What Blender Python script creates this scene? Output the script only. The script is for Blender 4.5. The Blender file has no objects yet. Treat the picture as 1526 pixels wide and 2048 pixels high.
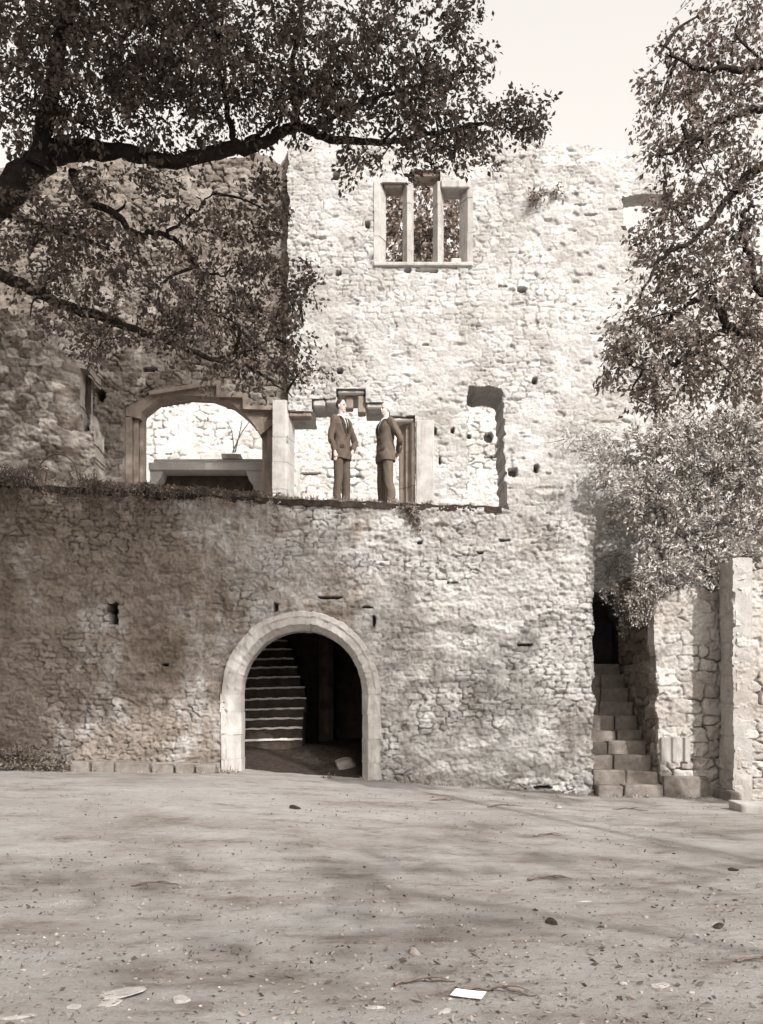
import bpy, bmesh, math, random
import numpy as np
from mathutils import Vector, Matrix
R = math.radians
SC = bpy.context.scene
COL = SC.collection
rng = np.random.default_rng(7)
random.seed(7)

# ------------------------------------------------------------------ camera, sky, sun, exposure
F, CX, HY, EYE = 1800.0, 763.0, 1400.0, 1.6      # focal length and horizon, in pixels of the 1526 px wide photograph
cd = bpy.data.cameras.new('camera'); cam = bpy.data.objects.new('camera', cd); COL.objects.link(cam)
cam.location = (0, 0, EYE); cam.rotation_euler = (R(90), 0, 0)
cd.sensor_fit = 'HORIZONTAL'; cd.sensor_width = 36; cd.lens = 36*F/1526
cd.shift_y = (HY-1024)/1526; cd.clip_end = 1000; cd.clip_start = .05
SC.camera = cam

EL, AZ = 38.0, 30.0                                # sun: elevation, degrees to the right of straight behind the camera
SUN = Vector((math.sin(R(AZ))*math.cos(R(EL)), -math.cos(R(AZ))*math.cos(R(EL)), math.sin(R(EL))))
w = bpy.data.worlds.new('World'); SC.world = w; w.use_nodes = True
nt = w.node_tree; nt.nodes.clear()
sky = nt.nodes.new('ShaderNodeTexSky'); sky.sky_type = 'NISHITA'; sky.sun_disc = False
sky.sun_elevation = R(EL); sky.sun_rotation = R(180-AZ); sky.dust_density = 3.0; sky.air_density = 1.0
bw = nt.nodes.new('ShaderNodeRGBToBW'); tint = nt.nodes.new('ShaderNodeMix'); tint.data_type = 'RGBA'; tint.blend_type = 'MULTIPLY'
tint.inputs[0].default_value = 1; tint.inputs[7].default_value = (1.0, .945, .89, 1)   # old plate: grey sky, warm shade
bg = nt.nodes.new('ShaderNodeBackground'); bg.inputs[1].default_value = .15
ow = nt.nodes.new('ShaderNodeOutputWorld')
veil = nt.nodes.new('ShaderNodeMath'); veil.operation = 'ADD'; veil.inputs[1].default_value = 1.8      # thin bright high cloud over the whole sky
nt.links.new(sky.outputs[0], bw.inputs[0]); nt.links.new(bw.outputs[0], veil.inputs[0]); nt.links.new(veil.outputs[0], tint.inputs[6])
nt.links.new(tint.outputs[2], bg.inputs[0]); nt.links.new(bg.outputs[0], ow.inputs[0])
sl = bpy.data.lights.new('sun', 'SUN'); sl.energy = 2.8; sl.angle = R(.8); sl.color = (1, .985, .965)
so = bpy.data.objects.new('sun', sl); COL.objects.link(so); so.rotation_euler = SUN.to_track_quat('Z', 'Y').to_euler(); so.location = (4, -8, 14)
SC.view_settings.view_transform = 'Standard'; SC.view_settings.look = 'None'
SC.view_settings.exposure = 0.98; SC.view_settings.gamma = 1

def wx(px, Y): return (px-CX)/F*Y
def wz(py, Y): return EYE+(HY-py)/F*Y
def at(px, py, Y): return Vector((wx(px, Y), Y, wz(py, Y)))

# ------------------------------------------------------------------ helpers
def tag(o, label=None, cat=None, group=None, kind=None):
    if label: o['label'] = label
    if cat: o['category'] = cat
    if group: o['group'] = group
    if kind: o['kind'] = kind
    return o
def empty(name, loc, rz=0):
    o = bpy.data.objects.new(name, None); COL.objects.link(o); o.location = loc; o.rotation_euler = (0, 0, rz); o.empty_display_size = .2
    return o
def link(name, me, mat, parent=None):
    o = bpy.data.objects.new(name, me); COL.objects.link(o)
    if mat: me.materials.append(mat)
    if parent: 
        o.parent = parent
        o.matrix_parent_inverse = Matrix.LocRotScale(parent.location, parent.rotation_euler, parent.scale).inverted()
    return o
def np_mesh(name, V, groups, mat, parent=None, attrs=None):
    """groups: list of (faces (n,k) int array, smooth)"""
    me = bpy.data.meshes.new(name)
    V = np.asarray(V, dtype=np.float32)
    groups = [(np.asarray(f), s) for f, s in groups if len(f)]
    me.vertices.add(len(V)); me.vertices.foreach_set('co', V.ravel())
    nl = sum(f.size for f, s in groups); npoly = sum(len(f) for f, s in groups)
    me.loops.add(nl); me.polygons.add(npoly)
    me.loops.foreach_set('vertex_index', np.concatenate([f.ravel() for f, s in groups]).astype(np.int32))
    tot = np.concatenate([np.full(len(f), f.shape[1]) for f, s in groups]).astype(np.int32)
    st = np.concatenate([[0], np.cumsum(tot)[:-1]]).astype(np.int32)
    me.polygons.foreach_set('loop_start', st); me.polygons.foreach_set('loop_total', tot)
    me.polygons.foreach_set('use_smooth', np.concatenate([np.full(len(f), s) for f, s in groups]))
    me.update(calc_edges=True)
    for k, a in (attrs or {}).items():
        at_ = me.attributes.new(k, 'FLOAT', 'POINT'); at_.data.foreach_set('value', np.asarray(a, dtype=np.float32))
    me.validate()
    return link(name, me, mat, parent)
def bm_obj(name, bm, mat, parent=None, smooth=False):
    me = bpy.data.meshes.new(name); bmesh.ops.recalc_face_normals(bm, faces=bm.faces); bm.to_mesh(me); bm.free()
    if smooth:
        for p in me.polygons: p.use_smooth = True
    return link(name, me, mat, parent)
def box(bm, x0, x1, y0, y1, z0, z1, bev=.012, jit=0, seg=1):
    r = bmesh.ops.create_cube(bm, size=1)
    vs = r['verts']
    for v in vs:
        v.co = Vector((x0 if v.co.x < 0 else x1, y0 if v.co.y < 0 else y1, z0 if v.co.z < 0 else z1))
        if jit: v.co += Vector((random.uniform(-jit, jit), random.uniform(-jit, jit), random.uniform(-jit, jit)))
    es = list({e for v in vs for e in v.link_edges})
    if bev: bmesh.ops.bevel(bm, geom=es, offset=bev, segments=seg, affect='EDGES', profile=.6)
def prism(bm, pts, y0, y1):
    """polygon in x,z extruded from y0 to y1"""
    a = [bm.verts.new((x, y0, z)) for x, z in pts]; b = [bm.verts.new((x, y1, z)) for x, z in pts]
    bm.faces.new(a); bm.faces.new(b[::-1]); n = len(pts)
    for i in range(n): bm.faces.new((a[i], b[i], b[(i+1) % n], a[(i+1) % n]))

def hsh(a, b, s):
    v = np.sin(a*127.1+b*311.7+s*74.7)*43758.5453
    return v-np.floor(v)
def vnoise(x, y, s):
    xi, yi = np.floor(x), np.floor(y); fx, fy = x-xi, y-yi
    fx = fx*fx*(3-2*fx); fy = fy*fy*(3-2*fy)
    return (hsh(xi, yi, s)*(1-fx)+hsh(xi+1, yi, s)*fx)*(1-fy)+(hsh(xi, yi+1, s)*(1-fx)+hsh(xi+1, yi+1, s)*fx)*fy
def fbm(x, y, s, o=4):
    t = 0; a = .5; n = 0
    for i in range(o):
        t = t+a*vnoise(x*2**i, y*2**i, s+i*3.7); n += a; a *= .55
    return t/n
def sst(a, b, x):
    t = np.clip((x-a)/(b-a), 0, 1); return t*t*(3-2*t)
def inpoly(px, py, poly):
    ins = np.zeros(px.shape, bool); n = len(poly)
    for i in range(n):
        x0, y0 = poly[i]; x1, y1 = poly[(i+1) % n]
        if y0 == y1: continue
        c = ((y0 > py) != (y1 > py)) & (px < (x1-x0)*(py-y0)/(y1-y0)+x0)
        ins ^= c
    return ins

def stones(X, Z, h, wd, s, p=4.0, jit=.75, warp=1.0):
    Xw = X+.06*warp*(fbm(X*3, Z*3, s+50, 3)-.5)*2; Zw = Z+.045*warp*(fbm(X*2.2, Z*4, s+60, 3)-.5)*2+.05*(vnoise(X*.5, Z*.7, s+70)-.5)*2
    u, v = Xw/wd, Zw/h
    r0 = np.floor(v); f1 = np.full(X.shape, 9.); f2 = f1.copy(); idr = np.zeros(X.shape); tl = np.zeros(X.shape)
    for dr in (-1, 0, 1):
        r = r0+dr
        off = hsh(r, r*0, s+1); sc = .75+.6*hsh(r, r*0+3, s+9)
        uu = u*sc+off; c0 = np.floor(uu)
        for dc in (-2, -1, 0, 1, 2):
            c = c0+dc
            su = c+.5+jit*(hsh(c, r, s+2)-.5); sv = r+.5+jit*.6*(hsh(c, r, s+3)-.5)
            wgt = .3*(hsh(c, r, s+4)-.5)
            d = (np.abs((uu-su)/sc)**p+np.abs(v-sv)**p)**(1/p)-wgt
            rid = hsh(c, r, s+5)
            near = d < f1
            f2 = np.where(near, f1, np.minimum(f2, d)); idr = np.where(near, rid, idr); tl = np.where(near, (hsh(c, r, s+6)-.5)*(uu-su)/sc+(hsh(c, r, s+7)-.35)*(v-sv), tl); f1 = np.where(near, d, f1)
    return f2-f1, idr, tl

def rubble(name, mat, parent, Y0, xr, zr, inside, th, seed, h=.17, wd=.34, res=.02, relief=.035, rough=.02, gap=.05, bulge=.05, pits=(), curve=None, back=True, axis='x', yorg=None, soft=0.0, p=4.0, warp=1.0):
    """A rubble masonry slab: heightfield face toward -Y (or along Y for axis='y', face toward -X), real thickness th, openings where inside() is False."""
    nx = int((xr[1]-xr[0])/res)+1; nz = int((zr[1]-zr[0])/res)+1
    xs = xr[0]+np.arange(nx)*res; zs = zr[0]+np.arange(nz)*res
    X, Z = np.meshgrid(xs, zs)
    e, rid, tilt = stones(X, Z, h, wd, seed, p, .75, warp)
    jd = sst(.42, .68, fbm(X*1.3, Z*1.3, seed+11, 3))*.75+.25*sst(.35, .7, vnoise(X*6, Z*6, seed+12))       # how far the mortar has weathered out
    jd = jd*(1-soft)
    jw = .06+.10*vnoise(X*5, Z*5, seed+13)
    prof = sst(0, 1, np.clip(e/(jw*1.25), 0, 1))
    hgt = prof*(relief*(.3+.7*jd))+(rid-.5)*relief*.9*(.4+.6*jd)+tilt*relief*1.3*(.4+.6*jd)
    joint = (1-sst(.15, 1, e/jw))*jd
    hgt -= joint*gap
    hgt += (fbm(X*19, Z*23, seed+21, 4)-.5)*rough*1.5+(fbm(X*5, Z*7, seed+26, 3)-.5)*rough*.9+(fbm(X*.8, Z*.8, seed+22, 3)-.5)*bulge*2+(vnoise(X*28, Z*28, seed+23)-.5)*rough*.5
    chip = sst(.66, .8, fbm(X*4, Z*7, seed+25, 3)); hgt -= chip*.04
    PX = CX+X/Y0*F; PY = HY-(Z-EYE)/Y0*F
    pitm = np.zeros(X.shape)
    for (a, b, rx, ry) in pits:
        q = (np.abs((PX-a)/rx)**3+np.abs((PY-b)/ry)**3)+(vnoise(X*22, Z*22, seed+31)-.5)*.7
        pitm = np.maximum(pitm, (q < 1)*1.0)
    hgt -= pitm*.28
    Yv = Y0-hgt
    if curve is not None: Yv = Yv+curve(X, Z)
    Xc = X[:-1, :-1]+res/2; Zc = Z[:-1, :-1]+res/2
    M = inside(Xc, Zc, CX+Xc/Y0*F, HY-(Zc-EYE)/Y0*F)
    idx = np.arange(nx*nz).reshape(nz, nx)
    fq = np.stack([idx[:-1, :-1], idx[:-1, 1:], idx[1:, 1:], idx[1:, :-1]], -1)[M]
    V = np.stack([X, Yv, Z], -1).reshape(-1, 3)
    tone = rid.ravel(); jt = np.clip(joint+pitm, 0, 1).ravel()
    # reveals: quads along every boundary edge of the mask, running back through the wall
    Mp = np.pad(M, 1)
    sv = []
    YBf = Y0+(th(Z) if callable(th) else np.full(X.shape, th)); YBr = YBf.ravel(); thm = float(YBr.max()-Y0)
    for (dz, dx, a, b) in ((-1, 0, (0, 0), (0, 1)), (1, 0, (1, 1), (1, 0)), (0, -1, (1, 0), (0, 0)), (0, 1, (0, 1), (1, 1))):
        nb = Mp[1+dz:Mp.shape[0]-1+dz, 1+dx:Mp.shape[1]-1+dx]
        k, i = np.nonzero(M & ~nb)
        if len(k): sv.append((idx[k+a[0], i+a[1]], idx[k+b[0], i+b[1]]))
    A = np.concatenate([q[0] for q in sv]); B = np.concatenate([q[1] for q in sv])
    nseg = max(2, int(thm/.12))
    ts = np.linspace(0, 1, nseg+1)
    P0 = V[A]; P1 = V[B]; rows0 = []; rows1 = []
    for t in ts:
        a = P0.copy(); b = P1.copy()
        a[:, 1] = P0[:, 1]+(YBr[A]-P0[:, 1])*t; b[:, 1] = P1[:, 1]+(YBr[B]-P1[:, 1])*t
        if 0 < t < 1:
            for q in (a, b):
                q[:, 0] += (vnoise(q[:, 1]*6, q[:, 2]*6, seed+41)-.5)*.05*min(1, t*3); q[:, 2] += (vnoise(q[:, 1]*6, q[:, 0]*6, seed+42)-.5)*.05*min(1, t*3)
        rows0.append(a); rows1.append(b)
    base = len(V); m = len(A)
    SV = np.concatenate(rows0+rows1)
    S = np.arange(m); sf = []
    for j in range(nseg):
        a0 = base+j*m+S; a1 = base+(j+1)*m+S; b0 = base+(nseg+1+j)*m+S; b1 = base+(nseg+1+j+1)*m+S
        sf.append(np.stack([b0, a0, a1, b1], -1))
    sf = np.concatenate(sf)
    st = (fbm(SV[:, 1]*4+SV[:, 0]*2, SV[:, 2]*5, seed+43, 2))
    V = np.concatenate([V, SV]); tone = np.concatenate([tone, st]); jt = np.concatenate([jt, np.zeros(len(SV))])
    groups = [(fq, True), (sf, False)]
    if back:
        b0 = len(V); BV = np.stack([X, YBf, Z], -1).reshape(-1, 3)
        V = np.concatenate([V, BV]); tone = np.concatenate([tone, rid.ravel()]); jt = np.concatenate([jt, np.zeros(len(BV))])
        groups.append((fq[:, ::-1]+b0, True))
    if axis == 'y':      # turn: local x -> world Y, face toward -X at world x = yorg
        W = np.empty_like(V); W[:, 0] = yorg+(V[:, 1]-Y0); W[:, 1] = -V[:, 0]; W[:, 2] = V[:, 2]; V = W
    # drop unused vertices
    used = np.zeros(len(V), bool)
    for f, s in groups: used[f.ravel()] = True
    mp = np.cumsum(used)-1
    return np_mesh(name, V[used], [(mp[f], s) for f, s in groups], mat, parent, {'tone': tone[used], 'joint': jt[used]})

def tube(pts, rad, sides=8, cap=True, wob=0, seed=0):
    P = np.array([list(p) for p in pts], float); n = len(P); rad = np.asarray(rad, float)*np.ones(n)
    T = np.gradient(P, axis=0); T /= np.linalg.norm(T, axis=1)[:, None]+1e-9
    up = np.array([0, 0, 1.]) if abs(T[0][2]) < .9 else np.array([1., 0, 0])
    N = np.cross(T[0], up); N /= np.linalg.norm(N); V = []
    for i in range(n):
        N = N-T[i]*np.dot(N, T[i]); N /= np.linalg.norm(N)+1e-9; B = np.cross(T[i], N)
        a = np.arange(sides)/sides*2*np.pi
        rr = rad[i]*(1+wob*(hsh(np.arange(sides)*1., np.full(sides, i*1.), seed)-.5))
        V.append(P[i]+(np.cos(a)*rr)[:, None]*N+(np.sin(a)*rr)[:, None]*B)
    V = np.concatenate(V); Fc = []
    for i in range(n-1):
        for j in range(sides): Fc.append((i*sides+j, i*sides+(j+1) % sides, (i+1)*sides+(j+1) % sides, (i+1)*sides+j))
    return V, np.array(Fc)
def smooth_path(pts, rad, k=5, jit=0, rs=None):
    P = np.array([list(p) for p in pts], float); rad = np.linspace(rad[0], rad[1], len(P)) if len(rad) == 2 else np.array(rad)
    out = []; ro = []
    for i in range(len(P)-1):
        p0, p1, p2, p3 = P[max(i-1, 0)], P[i], P[i+1], P[min(i+2, len(P)-1)]
        for t in np.arange(k)/k:
            out.append(.5*((2*p1)+(-p0+p2)*t+(2*p0-5*p1+4*p2-p3)*t*t+(-p0+3*p1-3*p2+p3)*t**3)); ro.append(rad[i]*(1-t)+rad[i+1]*t)
    out.append(P[-1]); ro.append(rad[-1]); out = np.array(out)
    if jit and rs is not None: out[1:-1] += rs.normal(0, jit, out[1:-1].shape)
    return out, np.array(ro)
def tubes_mesh(name, items, mat, parent=None, sides=6, wob=0):
    Vs, Fs, b = [], [], 0
    for q, (p, r) in enumerate(items):
        V, Fc = tube(p, r, sides, wob=wob, seed=q); Vs.append(V); Fs.append(Fc+b); b += len(V)
    return np_mesh(name, np.concatenate(Vs), [(np.concatenate(Fs), True)], mat, parent)

def leaf_mesh(name, P, D, size, mat, parent, rs, fold=.25, aspect=.5, twigs=None, tmat=None):
    """P base points, D leaf directions; every leaf is a folded four-vertex blade"""
    n = len(P); D = D/(np.linalg.norm(D, axis=1)[:, None]+1e-9)
    Q = rs.normal(0, 1, (n, 3)); S = np.cross(D, Q); S /= np.linalg.norm(S, axis=1)[:, None]+1e-9; Nn = np.cross(D, S)
    L = (np.asarray(size)*np.ones(n))[:, None]
    mid = P+D*L*.5
    V = np.stack([P, mid+S*L*aspect*.5+Nn*L*fold*.5, P+D*L, mid-S*L*aspect*.5+Nn*L*fold*.5], 1).reshape(-1, 3)
    i = np.arange(n)*4
    T = np.concatenate([np.stack([i, i+1, i+2], -1), np.stack([i, i+2, i+3], -1)])
    groups = [(T, False)]; tone = np.repeat(rs.random(n), 4)
    if twigs:
        b = len(V); Vs, Fs = [V], []
        for p, r in twigs:
            tv, tf = tube(p, r, 4); Vs.append(tv); Fs.append(tf+b); b += len(tv)
        V = np.concatenate(Vs); groups.append((np.concatenate(Fs), True)); tone = np.concatenate([tone, np.full(len(V)-len(tone), .3)])
    o = np_mesh(name, V, groups, mat, parent, {'tone': tone})
    if twigs:
        o.data.materials.append(tmat); mi = np.zeros(len(o.data.polygons), np.int32); mi[len(T):] = 1; o.data.polygons.foreach_set('material_index', mi)
    return o

# ------------------------------------------------------------------ materials
def nodes(m):
    m.use_nodes = True; t = m.node_tree; b = t.nodes['Principled BSDF']; return t, b
def mixc(t, a, b, f, mode='MIX'):
    n = t.nodes.new('ShaderNodeMix'); n.data_type = 'RGBA'; n.blend_type = mode
    for sock, v in ((0, f), (6, a), (7, b)):
        if isinstance(v, (int, float)): n.inputs[sock].default_value = v
        elif isinstance(v, tuple): n.inputs[sock].default_value = (*v, 1)
        else: t.links.new(v, n.inputs[sock])
    return n.outputs[2]
def noise(t, sc, det=4, rough=.6, vec=None):
    n = t.nodes.new('ShaderNodeTexNoise'); n.inputs['Scale'].default_value = sc; n.inputs['Detail'].default_value = det; n.inputs['Roughness'].default_value = rough
    if vec: t.links.new(vec, n.inputs['Vector'])
    return n.outputs[0]
def ramp(t, v, a, b, ca=0., cb=1.):
    n = t.nodes.new('ShaderNodeMapRange'); n.inputs[1].default_value = a; n.inputs[2].default_value = b; n.inputs[3].default_value = ca; n.inputs[4].default_value = cb
    t.links.new(v, n.inputs[0]); return n.outputs[0]
def geo(t): 
    n = t.nodes.new('ShaderNodeNewGeometry'); return n.outputs['Position']
def attr(t, name):
    n = t.nodes.new('ShaderNodeAttribute'); n.attribute_name = name; return n.outputs['Fac']
def bump(t, b, v, st, dist, prev=None):
    n = t.nodes.new('ShaderNodeBump'); n.inputs['Strength'].default_value = st; n.inputs['Distance'].default_value = dist
    t.links.new(v, n.inputs['Height'])
    if prev: t.links.new(prev, n.inputs['Normal'])
    t.links.new(n.outputs[0], b.inputs['Normal']); return n.outputs[0]
def scaled(t, vec, s):
    n = t.nodes.new('ShaderNodeMapping'); n.inputs['Scale'].default_value = s; t.links.new(vec, n.inputs['Vector']); return n.outputs[0]

def stone_mat(name, dark, light, mortar, lich=.5, bs=.6, stain_shade=None):
    m = bpy.data.materials.new(name); t, b = nodes(m); g = geo(t)
    c = mixc(t, dark, light, attr(t, 'tone'))
    c = mixc(t, c, mixc(t, c, (.70, .66, .62), 1, 'MULTIPLY'), ramp(t, noise(t, .9, 5, .6, g), .45, .7))
    c = mixc(t, c, mixc(t, c, (.55, .51, .47), 1, 'MULTIPLY'), ramp(t, noise(t, 7, 6, .7, g), .52, .72, 0, lich))
    c = mixc(t, c, (light[0]*1.12, light[1]*1.12, light[2]*1.12), ramp(t, noise(t, 4.3, 5, .65, g), .56, .72, 0, .6))
    c = mixc(t, c, mixc(t, c, (.62, .58, .54), 1, 'MULTIPLY'), ramp(t, noise(t, 34, 3, .7, g), .5, .75, 0, .7))
    if stain_shade:      # brown dirt plus tree shade painted in as ragged patches, mostly toward one end
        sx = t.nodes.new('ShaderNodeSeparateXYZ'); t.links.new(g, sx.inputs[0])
        ad = t.nodes.new('ShaderNodeMath'); ad.operation = 'ADD'; t.links.new(noise(t, .75, 7, .68, scaled(t, g, (1.2, 1, .7))), ad.inputs[0]); t.links.new(ramp(t, sx.outputs[0], stain_shade[0], stain_shade[1], .17, -.17), ad.inputs[1])
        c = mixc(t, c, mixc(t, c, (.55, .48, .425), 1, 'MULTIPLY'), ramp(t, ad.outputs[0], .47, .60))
    c = mixc(t, c, mortar, attr(t, 'joint'))
    t.links.new(c, b.inputs['Base Color']); b.inputs['Roughness'].default_value = .95; b.inputs['Specular IOR Level'].default_value = .15
    n1 = bump(t, b, noise(t, 26, 6, .75, g), bs, .03); bump(t, b, noise(t, 110, 3, .7, g), bs*.7, .008, n1)
    return m
def plain_stone(name, c1, c2, sc=6, bs=.3, streak=False):
    m = bpy.data.materials.new(name); t, b = nodes(m); g = geo(t)
    c = mixc(t, c1, c2, ramp(t, noise(t, sc, 6, .65, g), .35, .68))
    c = mixc(t, c, mixc(t, c, (.6, .55, .5), 1, 'MULTIPLY'), ramp(t, noise(t, sc*.35, 5, .7, g), .55, .75, 0, .7))
    c = mixc(t, c, mixc(t, c, (.6, .57, .54), 1, 'MULTIPLY'), ramp(t, noise(t, 60, 3, .7, g), .55, .75, 0, .6))
    if streak: c = mixc(t, c, mixc(t, c, (.5, .44, .4), 1, 'MULTIPLY'), ramp(t, noise(t, 3, 5, .7, scaled(t, g, (4, 4, .4))), .5, .75, 0, .6))
    t.links.new(c, b.inputs['Base Color']); b.inputs['Roughness'].default_value = .92; b.inputs['Specular IOR Level'].default_value = .2
    n1 = bump(t, b, noise(t, 30, 6, .7, g), bs, .015); bump(t, b, noise(t, 9, 4, .6, g), bs*.5, .03, n1)
    return m
def leaf_mat(name, c1, c2, rough=.55, trans=.15):
    m = bpy.data.materials.new(name); t, b = nodes(m)
    c = mixc(t, c1, c2, attr(t, 'tone'))
    t.links.new(c, b.inputs['Base Color']); b.inputs['Roughness'].default_value = rough; b.inputs['Specular IOR Level'].default_value = .25
    if trans:
        tr = t.nodes.new('ShaderNodeBsdfTranslucent'); mx = t.nodes.new('ShaderNodeMixShader'); mx.inputs[0].default_value = trans
        t.links.new(c, tr.inputs[0]); t.links.new(b.outputs[0], mx.inputs[1]); t.links.new(tr.outputs[0], mx.inputs[2])
        t.links.new(mx.outputs[0], t.nodes['Material Output'].inputs[0])
    return m
def simple_mat(name, c1, c2=None, sc=20, rough=.8, bs=.2, spec=.3, dist=.01):
    m = bpy.data.materials.new(name); t, b = nodes(m); g = geo(t)
    c = mixc(t, c1, c2 or tuple(q*.75 for q in c1), ramp(t, noise(t, sc, 5, .65, g), .35, .68))
    t.links.new(c, b.inputs['Base Color']); b.inputs['Roughness'].default_value = rough; b.inputs['Specular IOR Level'].default_value = spec
    if bs: bump(t, b, noise(t, sc*2.5, 5, .7, g), bs, dist)
    return m

M = {}
M['upper'] = stone_mat('pale_rubble', (.33, .32, .308), (.475, .465, .45), (.20, .185, .17), .35, .5)
M['lower'] = stone_mat('weathered_shaded_rubble', (.34, .325, .31), (.50, .488, .472), (.16, .145, .13), .4, .9, (-5, 2.5))
M['leftw'] = stone_mat('shaded_brown_rubble', (.15, .125, .106), (.29, .26, .232), (.075, .06, .05), .7, .8)  # dark stone, darkened further for the shade on the left wall
M['right'] = stone_mat('block_rubble', (.34, .31, .285), (.50, .475, .445), (.11, .09, .078), .45, .6)
M['stump'] = stone_mat('plastered_rubble', (.15, .12, .10), (.46, .43, .395), (.09, .07, .058), .8, .9)
M['infill'] = stone_mat('pale_infill', (.50, .485, .47), (.60, .585, .57), (.20, .18, .16), .1, .45)
M['behind'] = stone_mat('pale_back_rubble', (.46, .447, .43), (.56, .547, .53), (.15, .135, .12), .15, .45)  # paler stone for the courtyard wall and bench
M['dressed'] = plain_stone('dressed_limestone', (.41, .392, .37), (.30, .28, .26), 5, .45, True)
M['archst'] = plain_stone('arch_limestone', (.47, .45, .425), (.33, .305, .28), 4, .4, True)
M['archst2'] = stone_mat('smooth_pier_stone', (.33, .31, .29), (.42, .40, .38), (.2, .18, .16), .4, .5)
M['brown_shade'] = plain_stone('shaded_brown_stone', (.27, .225, .19), (.17, .138, .115), 5, .3, True)  # brown stone with the shade on window heads and jambs mixed in
M['inner'] = plain_stone('dark_inner_stone', (.085, .065, .053), (.035, .027, .022), 4, .8)  # near-black stone for the undercroft, inner steps and backings
M['step'] = plain_stone('stair_stone', (.23, .203, .18), (.13, .11, .095), 6, .9)
M['lit_nosing'] = plain_stone('lit_worn_edge', (.78, .75, .72), (.55, .52, .48), 14, .3)  # worn edges made near white in place of light on the treads
M['soil'] = simple_mat('dark_soil', (.055, .043, .035), (.025, .019, .016), 12, 1, .8, .1, .03)
M['deck'] = simple_mat('terrace_gravel', (.36, .335, .31), (.24, .215, .19), 6, 1, .5, .1, .02)
M['bark'] = simple_mat('dark_bark', (.040, .031, .026), (.018, .014, .012), 14, .95, 1, .15, .03)
M['bark2'] = simple_mat('grey_bark', (.16, .13, .11), (.08, .062, .052), 14, .95, .8, .15, .02)
M['leafL'] = leaf_mat('dark_brown_leaf', (.050, .037, .030), (.145, .115, .098), .62, .2)
M['leafR'] = leaf_mat('mid_brown_leaf', (.115, .09, .077), (.22, .182, .158), .5, .3)
M['leafP'] = leaf_mat('pale_leaf', (.17, .145, .125), (.54, .51, .475), .6, .2)
M['leafB'] = leaf_mat('back_leaf', (.09, .066, .052), (.24, .19, .16), .55, .15)
M['dry'] = leaf_mat('dry_creeper_leaf', (.05, .038, .03), (.20, .165, .135), .7, .1)
M['litter'] = leaf_mat('fallen_leaf', (.05, .038, .03), (.24, .21, .18), .8, 0)
M['grass'] = leaf_mat('dry_grass_blade', (.12, .095, .075), (.42, .38, .33), .7, .1)
M['stem'] = simple_mat('dry_stem', (.14, .11, .09), (.07, .055, .045), 20, .9, .3)
M['wire'] = simple_mat('rusty_wire', (.05, .038, .03), (.03, .022, .018), 30, .7, .2)
M['suit1'] = simple_mat('brown_wool', (.10, .077, .062), (.078, .059, .047), 9, .9, .35, .15, .006)
M['suit2'] = simple_mat('grey_brown_wool', (.12, .095, .077), (.095, .074, .059), 9, .9, .4, .15, .007)
M['skin'] = simple_mat('skin', (.48, .40, .35), (.43, .35, .30), 25, .6, .05)
M['hair'] = simple_mat('dark_hair', (.045, .034, .028), (.025, .019, .016), 60, .6, .4)
M['hair2'] = simple_mat('white_hair', (.62, .60, .57), (.5, .47, .44), 60, .7, .4)
M['shirt'] = simple_mat('white_shirt', (.80, .79, .77), (.72, .71, .69), 20, .8, .1)
M['tie'] = simple_mat('black_tie', (.02, .016, .014), None, 20, .6, .1)
M['shoe'] = simple_mat('dark_leather', (.035, .026, .021), None, 20, .35, .1)
M['paper'] = simple_mat('white_paper', (.70, .685, .665), (.56, .54, .515), 9, .9, .1)
M['pebble'] = plain_stone('loose_stone', (.34, .31, .285), (.20, .175, .155), 14, .5)
M['palest'] = plain_stone('pale_loose_stone', (.36, .342, .325), (.23, .21, .195), 14, .8)

def ground_mat():
    m = bpy.data.materials.new('bare_earth'); t, b = nodes(m); g = geo(t)
    gs = scaled(t, g, (.45, 1, 1))
    c = mixc(t, (.45, .428, .405), (.29, .258, .232), ramp(t, noise(t, 1.3, 7, .7, gs), .38, .64))
    c = mixc(t, c, (.145, .115, .093), ramp(t, noise(t, 2.6, 8, .8, gs), .54, .70, 0, .8))
    c = mixc(t, c, (.50, .48, .46), ramp(t, noise(t, .55, 6, .6, gs), .52, .7, 0, .6))
    c = mixc(t, c, (.10, .078, .062), ramp(t, noise(t, 18, 6, .8, gs), .56, .70, 0, .8))
    c = mixc(t, c, (.12, .095, .077), ramp(t, noise(t, 55, 4, .75, g), .60, .72, 0, .7))
    c = mixc(t, c, (.50, .475, .45), ramp(t, noise(t, 31, 4, .7, g), .64, .74, 0, .6))
    t.links.new(c, b.inputs['Base Color']); b.inputs['Roughness'].default_value = 1; b.inputs['Specular IOR Level'].default_value = .1
    n1 = bump(t, b, noise(t, 6, 9, .8, gs), 1, .08); bump(t, b, noise(t, 45, 5, .8, g), 1, .02, n1)
    return m
M['ground'] = ground_mat()

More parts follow.
